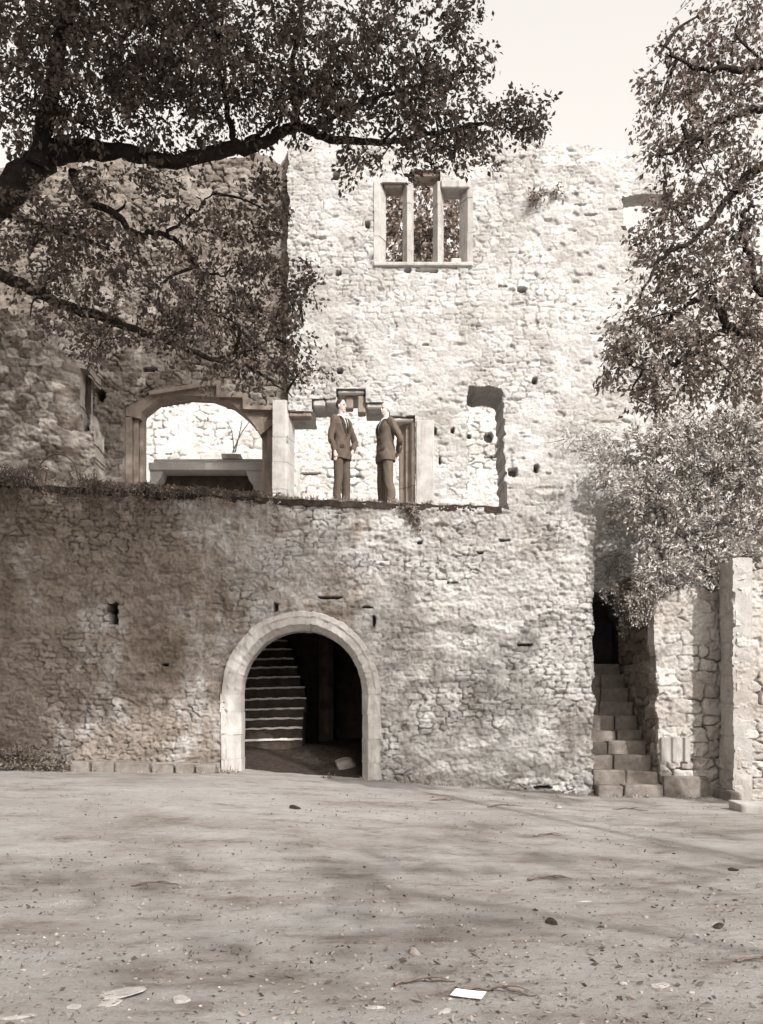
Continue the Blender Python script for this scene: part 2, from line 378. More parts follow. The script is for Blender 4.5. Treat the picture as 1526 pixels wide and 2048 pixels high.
# ------------------------------------------------------------------ ground
GX = [-5.5, -2.7, -.19, 3.56, 6]; GZ = [.50, .43, .27, .02, .0]
def gz(x, y):
    x = np.asarray(x, float); y = np.asarray(y, float)
    return np.interp(x, GX, GZ)*sst(6.5, 15, y)+.03*(fbm(x*.9, y*.9, 3, 3)-.5)+.03*(fbm(x*3.5, y*3.5, 5, 4)-.5)
def make_ground():
    xs = np.concatenate([np.linspace(-150, -9, 24), np.arange(-8.8, 9, .05), np.linspace(9.2, 150, 24)])
    ys = np.concatenate([np.linspace(-120, -4, 20), np.linspace(-3.5, 3, 40), np.arange(3.05, 16, .04), np.linspace(16.1, 21, 40), np.linspace(22, 300, 30)])
    X, Y = np.meshgrid(xs, ys); Z = gz(X, Y)
    idx = np.arange(X.size).reshape(X.shape)
    f = np.stack([idx[:-1, :-1], idx[:-1, 1:], idx[1:, 1:], idx[1:, :-1]], -1).reshape(-1, 4)
    o = np_mesh('ground', np.stack([X, Y, Z], -1).reshape(-1, 3), [(f, True)], M['ground']); tag(o, kind='structure')
make_ground()

# ------------------------------------------------------------------ terrace: retaining wall, arched doorway, deck
YT = 15.0
TOPX = [-200, 0, 300, 600, 1000, 1180, 1250]; TOPY = [965, 972, 985, 1002, 1016, 1026, 1030]
def ztop(x): return wz(np.interp(CX+np.asarray(x)/YT*F, TOPX, TOPY), YT)
ter = empty('terrace', (0, YT, .2)); tag(ter, 'rubble stone terrace with a round arched doorway, the two men standing on top', 'terrace')
acx, acy, ari = 602, 1388, 122
def arch_poly(r, bot=1640):
    p = [(acx-r, bot), (acx-r, acy)]
    p += [(acx-r*math.cos(a), acy-r*1.05*math.sin(a)) for a in np.linspace(0.05, math.pi-.05, 30)]
    return p+[(acx+r, acy), (acx+r, bot)]
AP = arch_poly(145)
def ins_ter(X, Z, px, py):
    m = Z < ztop(X)-.03+.06*(vnoise(X*5, Z*0, 91)-.5)+.03*(vnoise(X*16, Z*0, 92)-.5)
    m &= px < 1187+5*(vnoise(X*0, Z*5, 93)-.5)*2+2*np.sin(Z*9)
    m &= ~inpoly(px, py, AP)
    j = 5*(vnoise(X*12, Z*12, 94)-.5)
    m &= ~inpoly(px+j, py+j, [(214, 1206), (237, 1204), (238, 1250), (220, 1250), (219, 1228), (213, 1226)])
    return m
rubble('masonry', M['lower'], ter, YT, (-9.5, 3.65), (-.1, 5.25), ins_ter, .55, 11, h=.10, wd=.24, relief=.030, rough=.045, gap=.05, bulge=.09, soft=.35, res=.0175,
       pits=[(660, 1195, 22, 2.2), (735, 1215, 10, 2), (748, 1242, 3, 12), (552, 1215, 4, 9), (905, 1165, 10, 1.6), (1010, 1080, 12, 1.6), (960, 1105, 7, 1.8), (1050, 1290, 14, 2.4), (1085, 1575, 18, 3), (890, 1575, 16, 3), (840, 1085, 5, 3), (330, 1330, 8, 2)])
# dressed surround of the doorway, voussoirs with open joints
def arch_surround():
    Vs, Fs, tone, b = [], [], [], 0
    prof = [(0, .55), (0, .13), (.10, -.045), (.20, -.055), (.23, -.075), (.30, -.075), (.315, -.04), (.315, .12), (.2, .55)]
    s = 1/120.; r = ari*s; cx = (acx-CX)*s; cz = wz(acy, YT)
    path = []
    zb_l, zb_r = .25, .12
    path.append([(cx-r, z, 1, (-1, 0)) for z in np.linspace(zb_l, cz, 3)])
    L = []
    def joint(seg): L.append(seg)
    zs = [zb_l, .62, 1.02, 1.40, cz]
    for a, c in zip(zs[:-1], zs[1:]): joint([((cx-r, z), (-1, 0)) for z in np.linspace(a, c, 3)])
    ang = np.linspace(0, math.pi, 12)
    for a, c in zip(ang[:-1], ang[1:]):
        joint([((cx-r*math.cos(t), cz+r*1.05*math.sin(t)), (-math.cos(t), math.sin(t))) for t in np.linspace(a, c, 7)])
    zs = [cz, 1.36, .95, .55, zb_r]
    for a, c in zip(zs[:-1], zs[1:]): joint([((cx+r, z), (1, 0)) for z in np.linspace(a, c, 3)])
    for q, seg in enumerate(L):
        pts = np.array([p for p, n in seg]); n_ = np.array([n for p, n in seg]); m = len(seg)
        d = np.gradient(pts, axis=0); d /= np.linalg.norm(d, axis=1)[:, None]
        pts[0] += d[0]*.0015; pts[-1] -= d[-1]*.0015
        oy = random.uniform(-.008, .008); oo = random.uniform(-.006, .006); wv = random.uniform(-.02, .03) if not 4 <= q < 15 else random.uniform(-.01, .015)
        hood = 7 <= q < 15
        for i in range(m):
            for (o, y) in prof:
                if not hood and o > .2 and y < .1: y = -.05; o = min(o, .29)+wv
                if not hood and y >= .1 and o > .3: o = .29+wv
                jo = random.gauss(0, .006) if .05 < o else random.gauss(0, .003); Vs.append((pts[i][0]+n_[i][0]*(o+oo+jo), YT+y+oy+random.gauss(0, .005), pts[i][1]+n_[i][1]*(o+oo+jo)))
        k = len(prof)
        for i in range(m-1):
            for j in range(k): Fs.append((b+i*k+j, b+i*k+(j+1) % k, b+(i+1)*k+(j+1) % k, b+(i+1)*k+j))
        caps = [(list(range(b, b+k))[::-1]), list(range(b+(m-1)*k, b+m*k))]
        Fs += [tuple(c) for c in caps]; b += m*k
    bm = bmesh.new(); vv = [bm.verts.new(v) for v in Vs]
    for f in Fs: bm.faces.new([vv[i] for i in f])
    bm_obj('door_arch', bm, M['archst'], ter)
arch_surround()
# deck, dark earth lip painting the ledge's shadow, end wall, and the dark undercroft
def sheet(bm, x0, x1, y0, y1, zf, thick, nx=40, ny=6):
    g = [[bm.verts.new((x, y, zf(x, y))) for x in np.linspace(x0, x1, nx)] for y in np.linspace(y0, y1, ny)]
    h = [[bm.verts.new((v.co.x, v.co.y, v.co.z-thick)) for v in row] for row in g]
    for j in range(ny-1):
        for i in range(nx-1):
            bm.faces.new((g[j][i], g[j][i+1], g[j+1][i+1], g[j+1][i])); bm.faces.new((h[j][i], h[j+1][i], h[j+1][i+1], h[j][i+1]))
    for i in range(nx-1):
        bm.faces.new((g[0][i], h[0][i], h[0][i+1], g[0][i+1])); bm.faces.new((g[-1][i], g[-1][i+1], h[-1][i+1], h[-1][i]))
    for j in range(ny-1):
        bm.faces.new((g[j][0], g[j+1][0], h[j+1][0], h[j][0])); bm.faces.new((g[j][-1], h[j][-1], h[j+1][-1], g[j+1][-1]))
bm = bmesh.new(); sheet(bm, -9.4, 3.5, 15.3, 17.85, lambda x, y: float(ztop(x))-.05+.015*math.sin(x*3+y*5), .25); bm_obj('deck', bm, M['deck'], ter)
bm = bmesh.new(); sheet(bm, -9.4, wx(1003, YT), 14.965, 15.29, lambda x, y: float(ztop(x))+.045*float(fbm(np.array(x*2.), np.array(y*3.), 77, 3))+.03*float(vnoise(np.array(x*9.), np.array(0.), 78))-.02, .10, 260, 5)
bm_obj('shadow_earth_edge', bm, M['soil'], ter)  # dark earth strip, doubling as the painted shadow line of the ledge
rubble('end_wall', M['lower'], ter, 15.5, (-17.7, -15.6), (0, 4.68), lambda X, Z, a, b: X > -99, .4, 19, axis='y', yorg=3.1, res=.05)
bm = bmesh.new(); box(bm, wx(1187, 15)-.45, wx(1187, 15)-.03, 15.56, 17.55, -.1, 4.66, .02); bm_obj('core', bm, M['leftw'], ter); bm = bmesh.new(); box(bm, -9.4, -3.8, 15.6, 17.5, -.1, 4.6, .02)
bm_obj('core', bm, M['leftw'], ter)
bm = bmesh.new()
box(bm, -3.75, -3.45, 15.56, 20.2, -.2, 4.4, .03); box(bm, -.32, .1, 15.56, 20.2, -.2, 4.4, .05); box(bm, -3.44, -.33, 20.0, 20.3, -.2, 4.4, .03)
box(bm, -1.3, -1.0, 18.6, 19.99, .3, 4.4, .10)
box(bm, -3.74, .1, 15.57, 20.2, 4.42, 4.7, 0)
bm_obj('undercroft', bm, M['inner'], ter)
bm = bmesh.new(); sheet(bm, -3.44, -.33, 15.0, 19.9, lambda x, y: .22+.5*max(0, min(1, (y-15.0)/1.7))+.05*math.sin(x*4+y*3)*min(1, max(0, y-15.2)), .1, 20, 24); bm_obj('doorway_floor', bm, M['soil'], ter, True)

# stair seen through the doorway
st = empty('stone_stair', (wx(540, 17), 16.9, .7)); tag(st, 'dark stone stair with worn edges coloured pale as if lit, climbing inside the arched doorway', 'stair')
rows = [1479, 1456, 1437, 1417, 1396.5, 1375, 1354, 1334, 1317, 1298, 1281, 1265]; rend = [598, 598, 599, 601, 606, 603, 594, 588, 581, 577, 569, 560]
for k, (py, xe) in enumerate(zip(rows, rend)):
    Y = 16.75+.24*k; z = wz(py, Y); x1 = wx(xe+6, Y); x0 = -3.43
    bm = bmesh.new(); box(bm, x0, x1, Y+.02, Y+.75, z-.29, z-.024, .01)
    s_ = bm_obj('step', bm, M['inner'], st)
    n = 14; pts = []
    bm = bmesh.new()
    for i in range(n):
        xa = x0+(x1-x0)*i/n; xb = x0+(x1-x0)*(i+1)/n
        dz = .010*(random.random()); box(bm, xa, xb, Y-.012, Y+.15, z-.026-.01*random.random(), z+.008-dz, .006)
    for v in bm.verts:
        u = (v.co.x-x0)/(x1-x0); v.co.y += .10*max(0, u-.6)**2; v.co.z += .035*math.sin(max(0, min(1, (u-.35)/.65))*1.6)-.018+.006*math.sin(v.co.x*23+k*2.1)
    bm_obj('lit_step_edge', bm, M['lit_nosing'], s_)

# loose stone in the doorway
def rock(name, loc, r, mat, label, cat='stone', sq=(1, .8, .6), seed=0, group=None, ang=0):
    bm = bmesh.new(); bmesh.ops.create_icosphere(bm, subdivisions=3, radius=1)
    rr = random.Random(seed)
    pl = [(Vector((rr.gauss(0, 1), rr.gauss(0, 1), rr.gauss(0, 1))).normalized(), rr.uniform(.55, .85)) for _ in range(9)]
    for v in bm.verts:
        for n, d in pl:
            e = v.co.dot(n)-d
            if e > 0: v.co -= n*e
        v.co = Vector((v.co.x*sq[0], v.co.y*sq[1], v.co.z*sq[2]))*r
        v.co += Vector((rr.uniform(-1, 1), rr.uniform(-1, 1), rr.uniform(-1, 1)))*r*.02
    o = bm_obj(name, bm, mat); o.location = loc; o.rotation_euler = (rr.uniform(-.2, .2), rr.uniform(-.2, .2), ang)
    if label: tag(o, label, cat, group)
    return o
rock('fallen_stone', (wx(690, 15.6), 15.75, .47), .24, M['step'], 'brown broken stone lying inside the arched doorway by its right jamb', sq=(1, .7, .7), seed=5, ang=.4)

# ------------------------------------------------------------------ upper ruined wall
YU = 17.5
up = empty('ruined_wall', (2, YU, 4.6)); tag(up, 'tall sunlit pale rubble wall with a three-light window near the top, behind the two men', 'wall')
WIN3 = [(752, 366), (822, 364), (822, 340), (880, 340), (880, 369), (942, 374), (944, 532), (752, 524)]
MENW = [(577, 1040), (577, 822), (624, 822), (624, 796), (672, 796), (672, 777), (732, 777), (732, 804), (780, 804), (780, 832), (830, 832), (830, 1040)]
NICHE = [(937, 1040), (937, 771), (975, 772), (1004, 779), (1008, 850), (1010, 930), (1016, 1040)]
ROP = [(1245, 394), (1262, 389), (1292, 388), (1330, 391), (1380, 400), (1380, 515), (1320, 522), (1275, 505), (1258, 470), (1243, 420)]
STD = [(1170, 1360), (1170, 1200), (1185, 1182), (1205, 1196), (1222, 1180), (1245, 1205), (1262, 1240), (1290, 1360)]
def ins_up(X, Z, px, py):
    topy = np.interp(px, [570, 577, 610, 640, 700, 900, 1050, 1130, 1180, 1240, 1300, 1345, 1360, 1500, 1650], [275, 290, 280, 292, 288, 282, 283, 290, 296, 303, 310, 318, 520, 540, 600])
    m = py > topy+10*(vnoise(X*3.5, Z*0, 95)-.5)+5*(vnoise(X*11, Z*0, 96)-.5)
    m &= px > 577+4*(vnoise(X*0, Z*6, 97)-.5)*2
    jx = 3*(vnoise(X*9, Z*9, 98)-.5)*2; jy = 3*(vnoise(X*9, Z*9, 99)-.5)*2
    for p, j in ((WIN3, 0), (MENW, .2), (NICHE, 1.3), (ROP, 1.5), (STD, 2)):
        m &= ~inpoly(px+jx*j, py+jy*j, p)
    m &= (Z > 4.2) | (X > 3.3)
    return m
rubble('masonry', M['upper'], up, YU, (-1.9, 8.2), (1.2, 12.8), ins_up, lambda Z: 1.2-.75*sst(8.4, 8.6, Z), 23, h=.105, wd=.26, relief=.020, rough=.018, gap=.034, bulge=.04, soft=.42, res=.0175, p=5,
       pits=[(677, 547, 5, 5), (680, 742, 6, 6), (1043, 580, 9, 5), (1069, 762, 5.5, 6), (1072, 937, 6, 8), (735, 450, 5, 7), (672, 352, 7, 8), (850, 541, 24, 2.5), (815, 541, 7, 4), (868, 542, 8, 4),
             (1005, 573, 9, 2), (1180, 430, 12, 1.6), (1225, 420, 9, 1.8), (1160, 410, 12, 1.6), (870, 862, 2, 7), (905, 862, 3, 6), (880, 920, 2.5, 9), (1025, 945, 10, 9), (850, 690, 6, 1.5)])
# dressed heads of the men's window (stepped), jambs and pilaster
def block(name, parent, px0, px1, py0, py1, Y0, Y1, mat, bev=.02):
    bm = bmesh.new(); box(bm, wx(px0, YU), wx(px1, YU), Y0, Y1, wz(py1, YU), wz(py0, YU), bev, .004); return bm_obj(name, bm, mat, parent)
fr = block('window_frame', up, 577, 622, 823, 832, YU+.04, YU+.3, M['brown_shade'], .02)
for (a, b, c, d) in ((625, 650, 797, 812), (650, 674, 790, 806), (674, 730, 778, 786), (733, 768, 805, 816), (782, 829, 833, 842)):
    block('window_head', fr, a, b, c, d, YU+.05, YU+.36, M['dressed'], .03)
block('broken_mullion', fr, 715, 731, 787, 822, YU+.1, YU+.38, M['brown_shade'], .02)
block('broken_mullion', fr, 690, 706, 787, 812, YU+.16, YU+.38, M['brown_shade'], .02)
def jamb(name, parent, px0, px1, py0, py1, prof, mat, Y=None):
    """moulded upright: prof = (fraction across, depth) points of the visible front, extruded vertically"""
    Y = Y or YU; x0, x1 = wx(px0, YU), wx(px1, YU); z0, z1 = wz(py1, YU), wz(py0, YU)
    pts = [(x0+(x1-x0)*u, Y+d) for u, d in prof]
    bm = bmesh.new(); n = len(pts); L = []
    zs = [z0]
    while zs[-1] < z1-.75: zs.append(zs[-1]+random.uniform(.45, .7))
    zs.append(z1)
    for za, zb in zip(zs[:-1], zs[1:]):
        a = [bm.verts.new((x, y, za+.003)) for x, y in pts]; b = [bm.verts.new((x, y, zb-.003)) for x, y in pts]
        ox, oy = random.uniform(-.006, .006), random.uniform(-.006, .006)
        for v in a+b: v.co.x += ox; v.co.y += oy
        bm.faces.new(a); bm.faces.new(b[::-1])
        for i in range(n): bm.faces.new((a[i], b[i], b[(i+1) % n], a[(i+1) % n]))
    return bm_obj(name, bm, mat, parent)
jamb('window_jamb', fr, 799, 832, 842, 1030, [(0, .40), (.05, .32), (.3, .28), (.42, .20), (.6, .19), (.75, .06), (1, .0), (1, .40)], M['brown_shade'])  # brown stone puts this jamb's shade into its colour
jamb('window_jamb', fr, 545, 585, 800, 1030, [(0, -.015), (.62, -.02), (.78, .05), (.9, .2), (1, .40), (0, .40)], M['dressed'])
block('door_quoin', up, 832, 868, 842, 1030, YU-.045, YU+.1, M['dressed'], .015)
# three-light window
tw = block('window_sill', up, 747, 946, 525, 534, YU-.05, YU+.4, M['dressed'], .02)
P_J = [(0, -.03), (.45, -.03), (1, .2), (1, .4), (0, .4)]
jamb('window_jamb', tw, 748, 772, 364, 526, P_J, M['dressed'])
jamb('window_jamb', tw, 922, 946, 372, 534, [(0, .2), (.55, .0), (1, -.03), (1, .4), (0, .4)], M['dressed'])
MU = [(0, .26), (.0, .18), (.38, .0), (.66, .0), (1, .18), (1, .26), (.66, .4), (.38, .4)]
jamb('mullion', tw, 806, 828, 362, 528, MU, M['dressed'])
jamb('mullion', tw, 867, 888, 362, 531, MU, M['dressed'])
block('window_head', tw, 768, 806, 362, 371, YU+.06, YU+.4, M['brown_shade'], .02)
block('window_head', tw, 828, 880, 339, 350, YU+.06, YU+.4, M['brown_shade'], .02)
block('window_head', tw, 882, 940, 362, 378, YU-.05, YU+.4, M['dressed'], .02)
block('loose_block', tw, 902, 923, 513, 526, YU+.05, YU+.25, M['dressed'], .02)
# dark stair passage behind the right-hand stair
bm = bmesh.new()
xa, xb = wx(1170, 17.9), wx(1290, 17.9)
box(bm, xa-.3, xa, 17.93, 20.5, .5, 4.6, .02); box(bm, xb, xb+.3, 17.93, 20.5, .5, 4.6, .02); box(bm, xa-.3, xb+.3, 20.51, 20.8, .5, 4.6, .02);
box(bm, xa+.01, xb-.01, 17.93, 20.5, 1.2, 2.2, .02)
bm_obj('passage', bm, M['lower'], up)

# left part of the ruin, set back, with the broad arched window
YL = 17.8
lw = empty('ruined_wall', (-4, YL, 4.6)); tag(lw, 'shaded brown rubble wall with uneven top and broad low-arched window, behind hanging branches on the left', 'wall')
def lx(px): return wx(px, YL)
LWIN = [(250, 1040), (250, 812), (272, 800), (300, 786), (440, 764), (440, 790), (492, 790), (492, 815), (547, 815), (547, 1040)]
def ins_left(X, Z, px, py):
    topy = np.interp(px, [-400, 0, 90, 200, 230, 270, 300, 340, 370, 400, 450, 500, 540, 562, 580], [330, 330, 325, 310, 306, 312, 322, 330, 322, 316, 314, 312, 322, 330, 300])
    m = py > topy+7*(vnoise(X*4, Z*0, 101)-.5)*2
    m &= ~inpoly(px, py, LWIN)
    return m & (px < 579)
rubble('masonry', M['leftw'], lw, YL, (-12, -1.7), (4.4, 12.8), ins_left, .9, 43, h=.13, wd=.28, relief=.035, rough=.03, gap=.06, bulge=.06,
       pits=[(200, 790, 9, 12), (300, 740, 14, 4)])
wf = empty('arched_window', (lx(400), YL, 4.9)); wf.parent = lw; wf.matrix_parent_inverse = Matrix.Translation(lw.location).inverted()
def lprism(name, poly, y0, y1, mat, parent):
    bm = bmesh.new(); prism(bm, [(lx(a), wz(b, YL)) for a, b in poly], y0, y1); return bm_obj(name, bm, mat, parent)
head = [(250, 830), (250, 806), (300, 785), (440, 763), (441, 790), (493, 790), (493, 815), (548, 815), (548, 845), (520, 868), (508, 848), (490, 828), (462, 806), (420, 791), (360, 788), (312, 798), (282, 822), (279, 835)]
lprism('window_head', head, YL+.05, YL+.48, M['brown_shade'], wf)
lprism('label_mould', [(300, 784), (436, 763), (442, 763), (442, 788), (494, 789), (494, 813), (550, 814), (550, 822), (487, 820), (486, 797), (434, 796), (434, 771), (300, 792)], YL-.07, YL+.049, M['brown_shade'], wf)
for poly, dy in (([(250, 833), (262, 833), (262, 1040), (250, 1040)], 0), ([(263, 835), (272, 835), (272, 1040), (263, 1040)], .10), ([(273, 836), (280, 834), (280, 1040), (273, 1040)], .2),
             ([(521, 869), (531, 858), (531, 1040), (521, 1040)], .2), ([(532, 857), (548, 846), (548, 1040), (532, 1040)], .08)):
    lprism('window_jamb', poly, YL+.04+dy, YL+.49, M['brown_shade'], wf)
# courtyard wall beyond the broad window
bwl = empty('courtyard_wall', (-8, 28, 4.6)); tag(bwl, 'bright wall of pale blocks standing behind the ruin, seen through its openings behind the men', 'wall')
rubble('masonry', M['behind'], bwl, 28.0, (-13.5, 5.0), (4.0, 12.2), lambda X, Z, px, py: py > np.interp(px, [-200, 330, 400, 500, 560, 575, 640, 700, 800, 900, 1020, 1100], [770, 770, 795, 830, 850, 822, 800, 815, 818, 800, 800, 815])+14*vnoise(X*1.5, Z*0, 5)+5*vnoise(X*6, Z*0, 7), .5, 53, h=.25, wd=.46, relief=.04, rough=.04, gap=.08, bulge=.08, soft=.25, res=.03, p=5, pits=[(977, 876, 9, 10), (980, 915, 13, 2), (938, 875, 3, 4), (620, 947, 20, 2), (700, 953, 22, 1.5)])
rubble('lower_ledge', M['behind'], bwl, 26.6, (-12.5, -2.5), (4.0, 9.6), lambda X, Z, px, py: py > 903+10*vnoise(X*1.5, Z*0, 6), 1.35, 57, h=.24, wd=.5, relief=.03, rough=.02, gap=.06, bulge=.05, res=.035)
bm = bmesh.new(); sheet(bm, -14, 6, 18.75, 28, lambda x, y: float(ztop(x))-.05, .2, 10, 4); o = bm_obj('courtyard', bm, M['deck']); tag(o, kind='structure')
# stone bench in the window
YB_ = 18.9
be = empty('stone_bench', tuple(at(410, 985, YB_))); tag(be, 'long pale stone bench with scrolled end supports standing inside the broad arched window', 'bench')
def bx_(px): return wx(px, YB_)
bm = bmesh.new(); box(bm, bx_(298), bx_(545), YB_-.05, YB_+.5, wz(941, YB_), wz(926, YB_), .012); bm_obj('seat', bm, M['behind'], be)
bm = bmesh.new(); box(bm, bx_(305), bx_(535), YB_+.1, YB_+.5, wz(925, YB_), wz(915, YB_), .012, .01); box(bm, bx_(442), bx_(480), YB_+.06, YB_+.4, wz(914.5, YB_), wz(906, YB_), .012, .01); bm_obj('slab', bm, M['behind'], be)
for pl in ([(300, 941), (326, 941), (322, 955), (312, 966), (310, 1000), (300, 1000)], [(492, 941), (530, 941), (530, 990), (512, 1000), (505, 1000), (508, 985), (506, 968), (498, 960)]):
    bm = bmesh.new(); prism(bm, [(bx_(a), wz(b, YB_)) for a, b in pl], YB_, YB_+.4); bm_obj('support', bm, M['behind'], be)
bm = bmesh.new(); box(bm, bx_(312), bx_(532), YB_+.42, YB_+.49, wz(1000, YB_), wz(942, YB_), .01); bm_obj('dark_backing', bm, M['inner'], be)  # near-black sheet gives the dark under the seat
# plant sticks beyond the bench
ps = [(at(465, 905, 19.6), at(482, 868, 19.6), at(500, 842, 19.6)), (at(470, 905, 19.6), at(478, 872, 19.65), at(484, 842, 19.7)), (at(468, 905, 19.6), at(464, 865, 19.55), at(455, 845, 19.5))]
o = tubes_mesh('plant_stake', [smooth_path(p, [.014, .008]) for p in ps], M['dressed']); tag(o, 'three thin pale sticks fanning up above the stone bench', 'plant stakes')

# ruined stump on the terrace at far left
sp = empty('wall_stump', (-6.5, 16.3, 4.95)); tag(sp, 'broken stump of plastered rubble wall with dark slot, left on the terrace', 'wall')
YS = 16.3
def ins_st(X, Z, px, py):
    topy = np.interp(px, [-500, -100, -10, 0, 20, 45, 60, 90, 110, 130, 150, 168], [560, 610, 640, 632, 622, 640, 655, 640, 648, 640, 632, 700])
    m = py > topy+9*(vnoise(X*6, Z*0, 105)-.5)*2
    edge = np.interp(py, [600, 650, 720, 800, 850, 960], [160, 166, 166, 160, 172, 172])
    m &= px < edge+3*(vnoise(X*0, Z*9, 106)-.5)*2
    m &= ~inpoly(px+3*(vnoise(X*9, Z*9, 107)-.5), py, [(148, 722), (163, 722), (162, 845), (150, 850), (146, 800)])
    return m
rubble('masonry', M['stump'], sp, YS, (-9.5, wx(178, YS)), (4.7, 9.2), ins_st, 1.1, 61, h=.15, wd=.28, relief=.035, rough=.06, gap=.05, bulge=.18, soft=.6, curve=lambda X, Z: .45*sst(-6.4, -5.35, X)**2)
bm = bmesh.new(); box(bm, wx(120, 16.8), wx(172, 16.9), 17.0, 17.2, 4.8, 8.0, 0); bm_obj('slot_back', bm, M['inner'], sp)

# ------------------------------------------------------------------ right: stair, rubble wall, pillar, kerb
rs_ = empty('stone_stair', (wx(1255, 14.8), 14.8, .0)); tag(rs_, 'worn stone stair climbing the narrow gap beside the right end of the terrace', 'stair')
rowr = [1570, 1541, 1510, 1484, 1459, 1431, 1403, 1377, 1350, 1326]
for k, py in enumerate(rowr):
    Y = 14.72+.29*k; z = wz(py, Y)
    x0 = wx(1197, 14.72) if k == 0 else wx(1187, 15)+.01; x1 = wx(1328, 14.72) if k == 0 else 4.60
    sp_ = random.uniform(.35, .65); xm = x0+(x1-x0)*sp_
    bm = bmesh.new()
    for a, b in ((x0, xm-.006), (xm+.006, x1)):
        box(bm, a, b, Y+random.uniform(-.02, .02), Y+.55, z-.29, z+random.uniform(-.02, .012), .035, .016, 3)
    bm_obj('step', bm, M['step'], rs_)
rw = empty('rubble_wall', (5.2, 15, 0)); tag(rw, 'coarse wall of large pale blocks with dark open joints, right of the narrow stair', 'wall')
def ins_rw(X, Z, px, py):
    return (px > 1308+4*(vnoise(X*0, Z*4, 111)-.5)*2+(py-1220)*.03) & (py > 1180+8*(vnoise(X*4, Z*0, 112)-.5)*2)
rubble('masonry', M['right'], rw, YT, (wx(1300, YT), 8.2), (-.15, 3.6), ins_rw, .35, 71, h=.23, wd=.33, relief=.045, rough=.034, gap=.09, bulge=.06, p=6, warp=.8, soft=.1, res=.016)
rubble('side_face', M['leftw'], rw, 14.6, (-17.5, -15.06), (-.1, 3.9), lambda X, Z, a, b: Z < 3.42+.45*sst(15.0, 17.3, -X)+.1*vnoise(X*5, Z*0, 113), .5, 73, axis='y', yorg=4.62, h=.19, wd=.33, relief=.045, rough=.035, gap=.06, p=6)  # darker stone than the front, putting this side's shade in the colour
bm = bmesh.new(); box(bm, wx(1327, 14.9), wx(1417, 14.9), 14.86, 15.1, -.1, wz(1552, 14.9), .03, .015, 2); bm_obj('base_block', bm, M['step'], rw)
bm = bmesh.new()
x0, z0 = wx(1322, 14.93), wz(1523, 14.93)
prof = [(0, 0), (.0, -.05), (.05, -.06), (.07, -.02), (.16, -.02), (.19, -.06), (.24, -.06), (.27, -.01), (.36, -.01), (.39, -.06), (.47, -.06), (.47, 0)]
a = [bm.verts.new((x0+u, 14.95+d, z0)) for u, d in prof]; b = [bm.verts.new((x0+u, 14.95+d, z0+.40)) for u, d in prof]
bm.faces.new(a); bm.faces.new(b[::-1])
for i in range(len(prof)): j = (i+1) % len(prof); bm.faces.new((a[i], b[i], b[j], a[j]))
bm_obj('carved_block', bm, M['dressed'], rw)
YP = 14.3
pl_ = empty('stone_pillar', (5.8, YP, 0)); tag(pl_, 'square stone pillar of coursed rubble at the right edge, standing in front of the coarse block wall', 'pillar')
def ins_pl(X, Z, px, py): return (px > 1471+3*(vnoise(X*0, Z*5, 121)-.5)*2) & (py > 1122+6*vnoise(X*5, Z*0, 122))
rubble('masonry', M['right'], pl_, YP, (wx(1466, YP), 8.4), (-.1, 4.0), ins_pl, .55, 81, h=.16, wd=.40, relief=.035, rough=.03, gap=.06, bulge=.04, p=6, warp=.8, soft=.15, res=.016)
rubble('side_face', M['archst2'], pl_, 14.0, (-(YP+.56), -(YP-.02)), (-.1, 4.0), lambda X, Z, a, b: Z < wz(1122, YP)+.06*vnoise(X*6, Z*0, 124), .3, 85, axis='y', yorg=wx(1470, YP)-.03, h=.5, wd=.9, relief=.012, rough=.022, gap=.02, bulge=.05, soft=.6, res=.016)
bm = bmesh.new(); box(bm, wx(1455, YP)-.02, wx(1480, YP), YP-.16, YP+.55, -.1, .16, .05, .02, 2); bm_obj('plinth', bm, M['step'], pl_)
bm = bmesh.new(); box(bm, wx(1470, 13.0), 8.0, 12.75, 13.25, -.1, wz(1604, 13.0), .03, .012, 2); o = bm_obj('kerb_stone', bm, M['dressed']); tag(o, 'long low dressed kerb stone on the ground against the pillar at right', 'kerb')
for v in o.data.vertices:
    v.co.y -= (v.co.x-wx(1470, 13))*.55

# kerb stones of the raised bed at left
kx = [110, 180, 228, 300, 348, 388, 432]
LAB = ['leftmost, half-buried edging stone of the bed under the terrace wall', 'second edging stone from the left in the row below the terrace wall', 'long edging stone in the middle of the row left of the doorway',
       'short squarish edging stone, third from the doorway end of the row', 'edging stone second from the doorway end of the row', 'edging stone nearest the arched doorway, ending the row']
for i in range(6):
    Yk = 14.25+.02*i; x0, x1 = wx(kx[i]+2, Yk), wx(kx[i+1]-2, Yk); g0 = float(gz((x0+x1)/2, Yk))
    bm = bmesh.new(); box(bm, x0, x1, Yk, Yk+.22, g0-.1, g0+.15+random.uniform(-.03, .02), .025, .015, 2); o = bm_obj('edging_stone', bm, M['step'])
    tag(o, LAB[i], 'edging stone', 'edging stones of the bed')
bm = bmesh.new(); sheet(bm, wx(60, 14.4), wx(428, 14.4), 14.47, 14.97, lambda x, y: float(gz(x, y))+.10+.05*float(fbm(np.array(x*3.), np.array(y*3.), 9, 3)), .2, 60, 10); o = bm_obj('earth_bed', bm, M['ground'], None, True); tag(o, kind='structure')

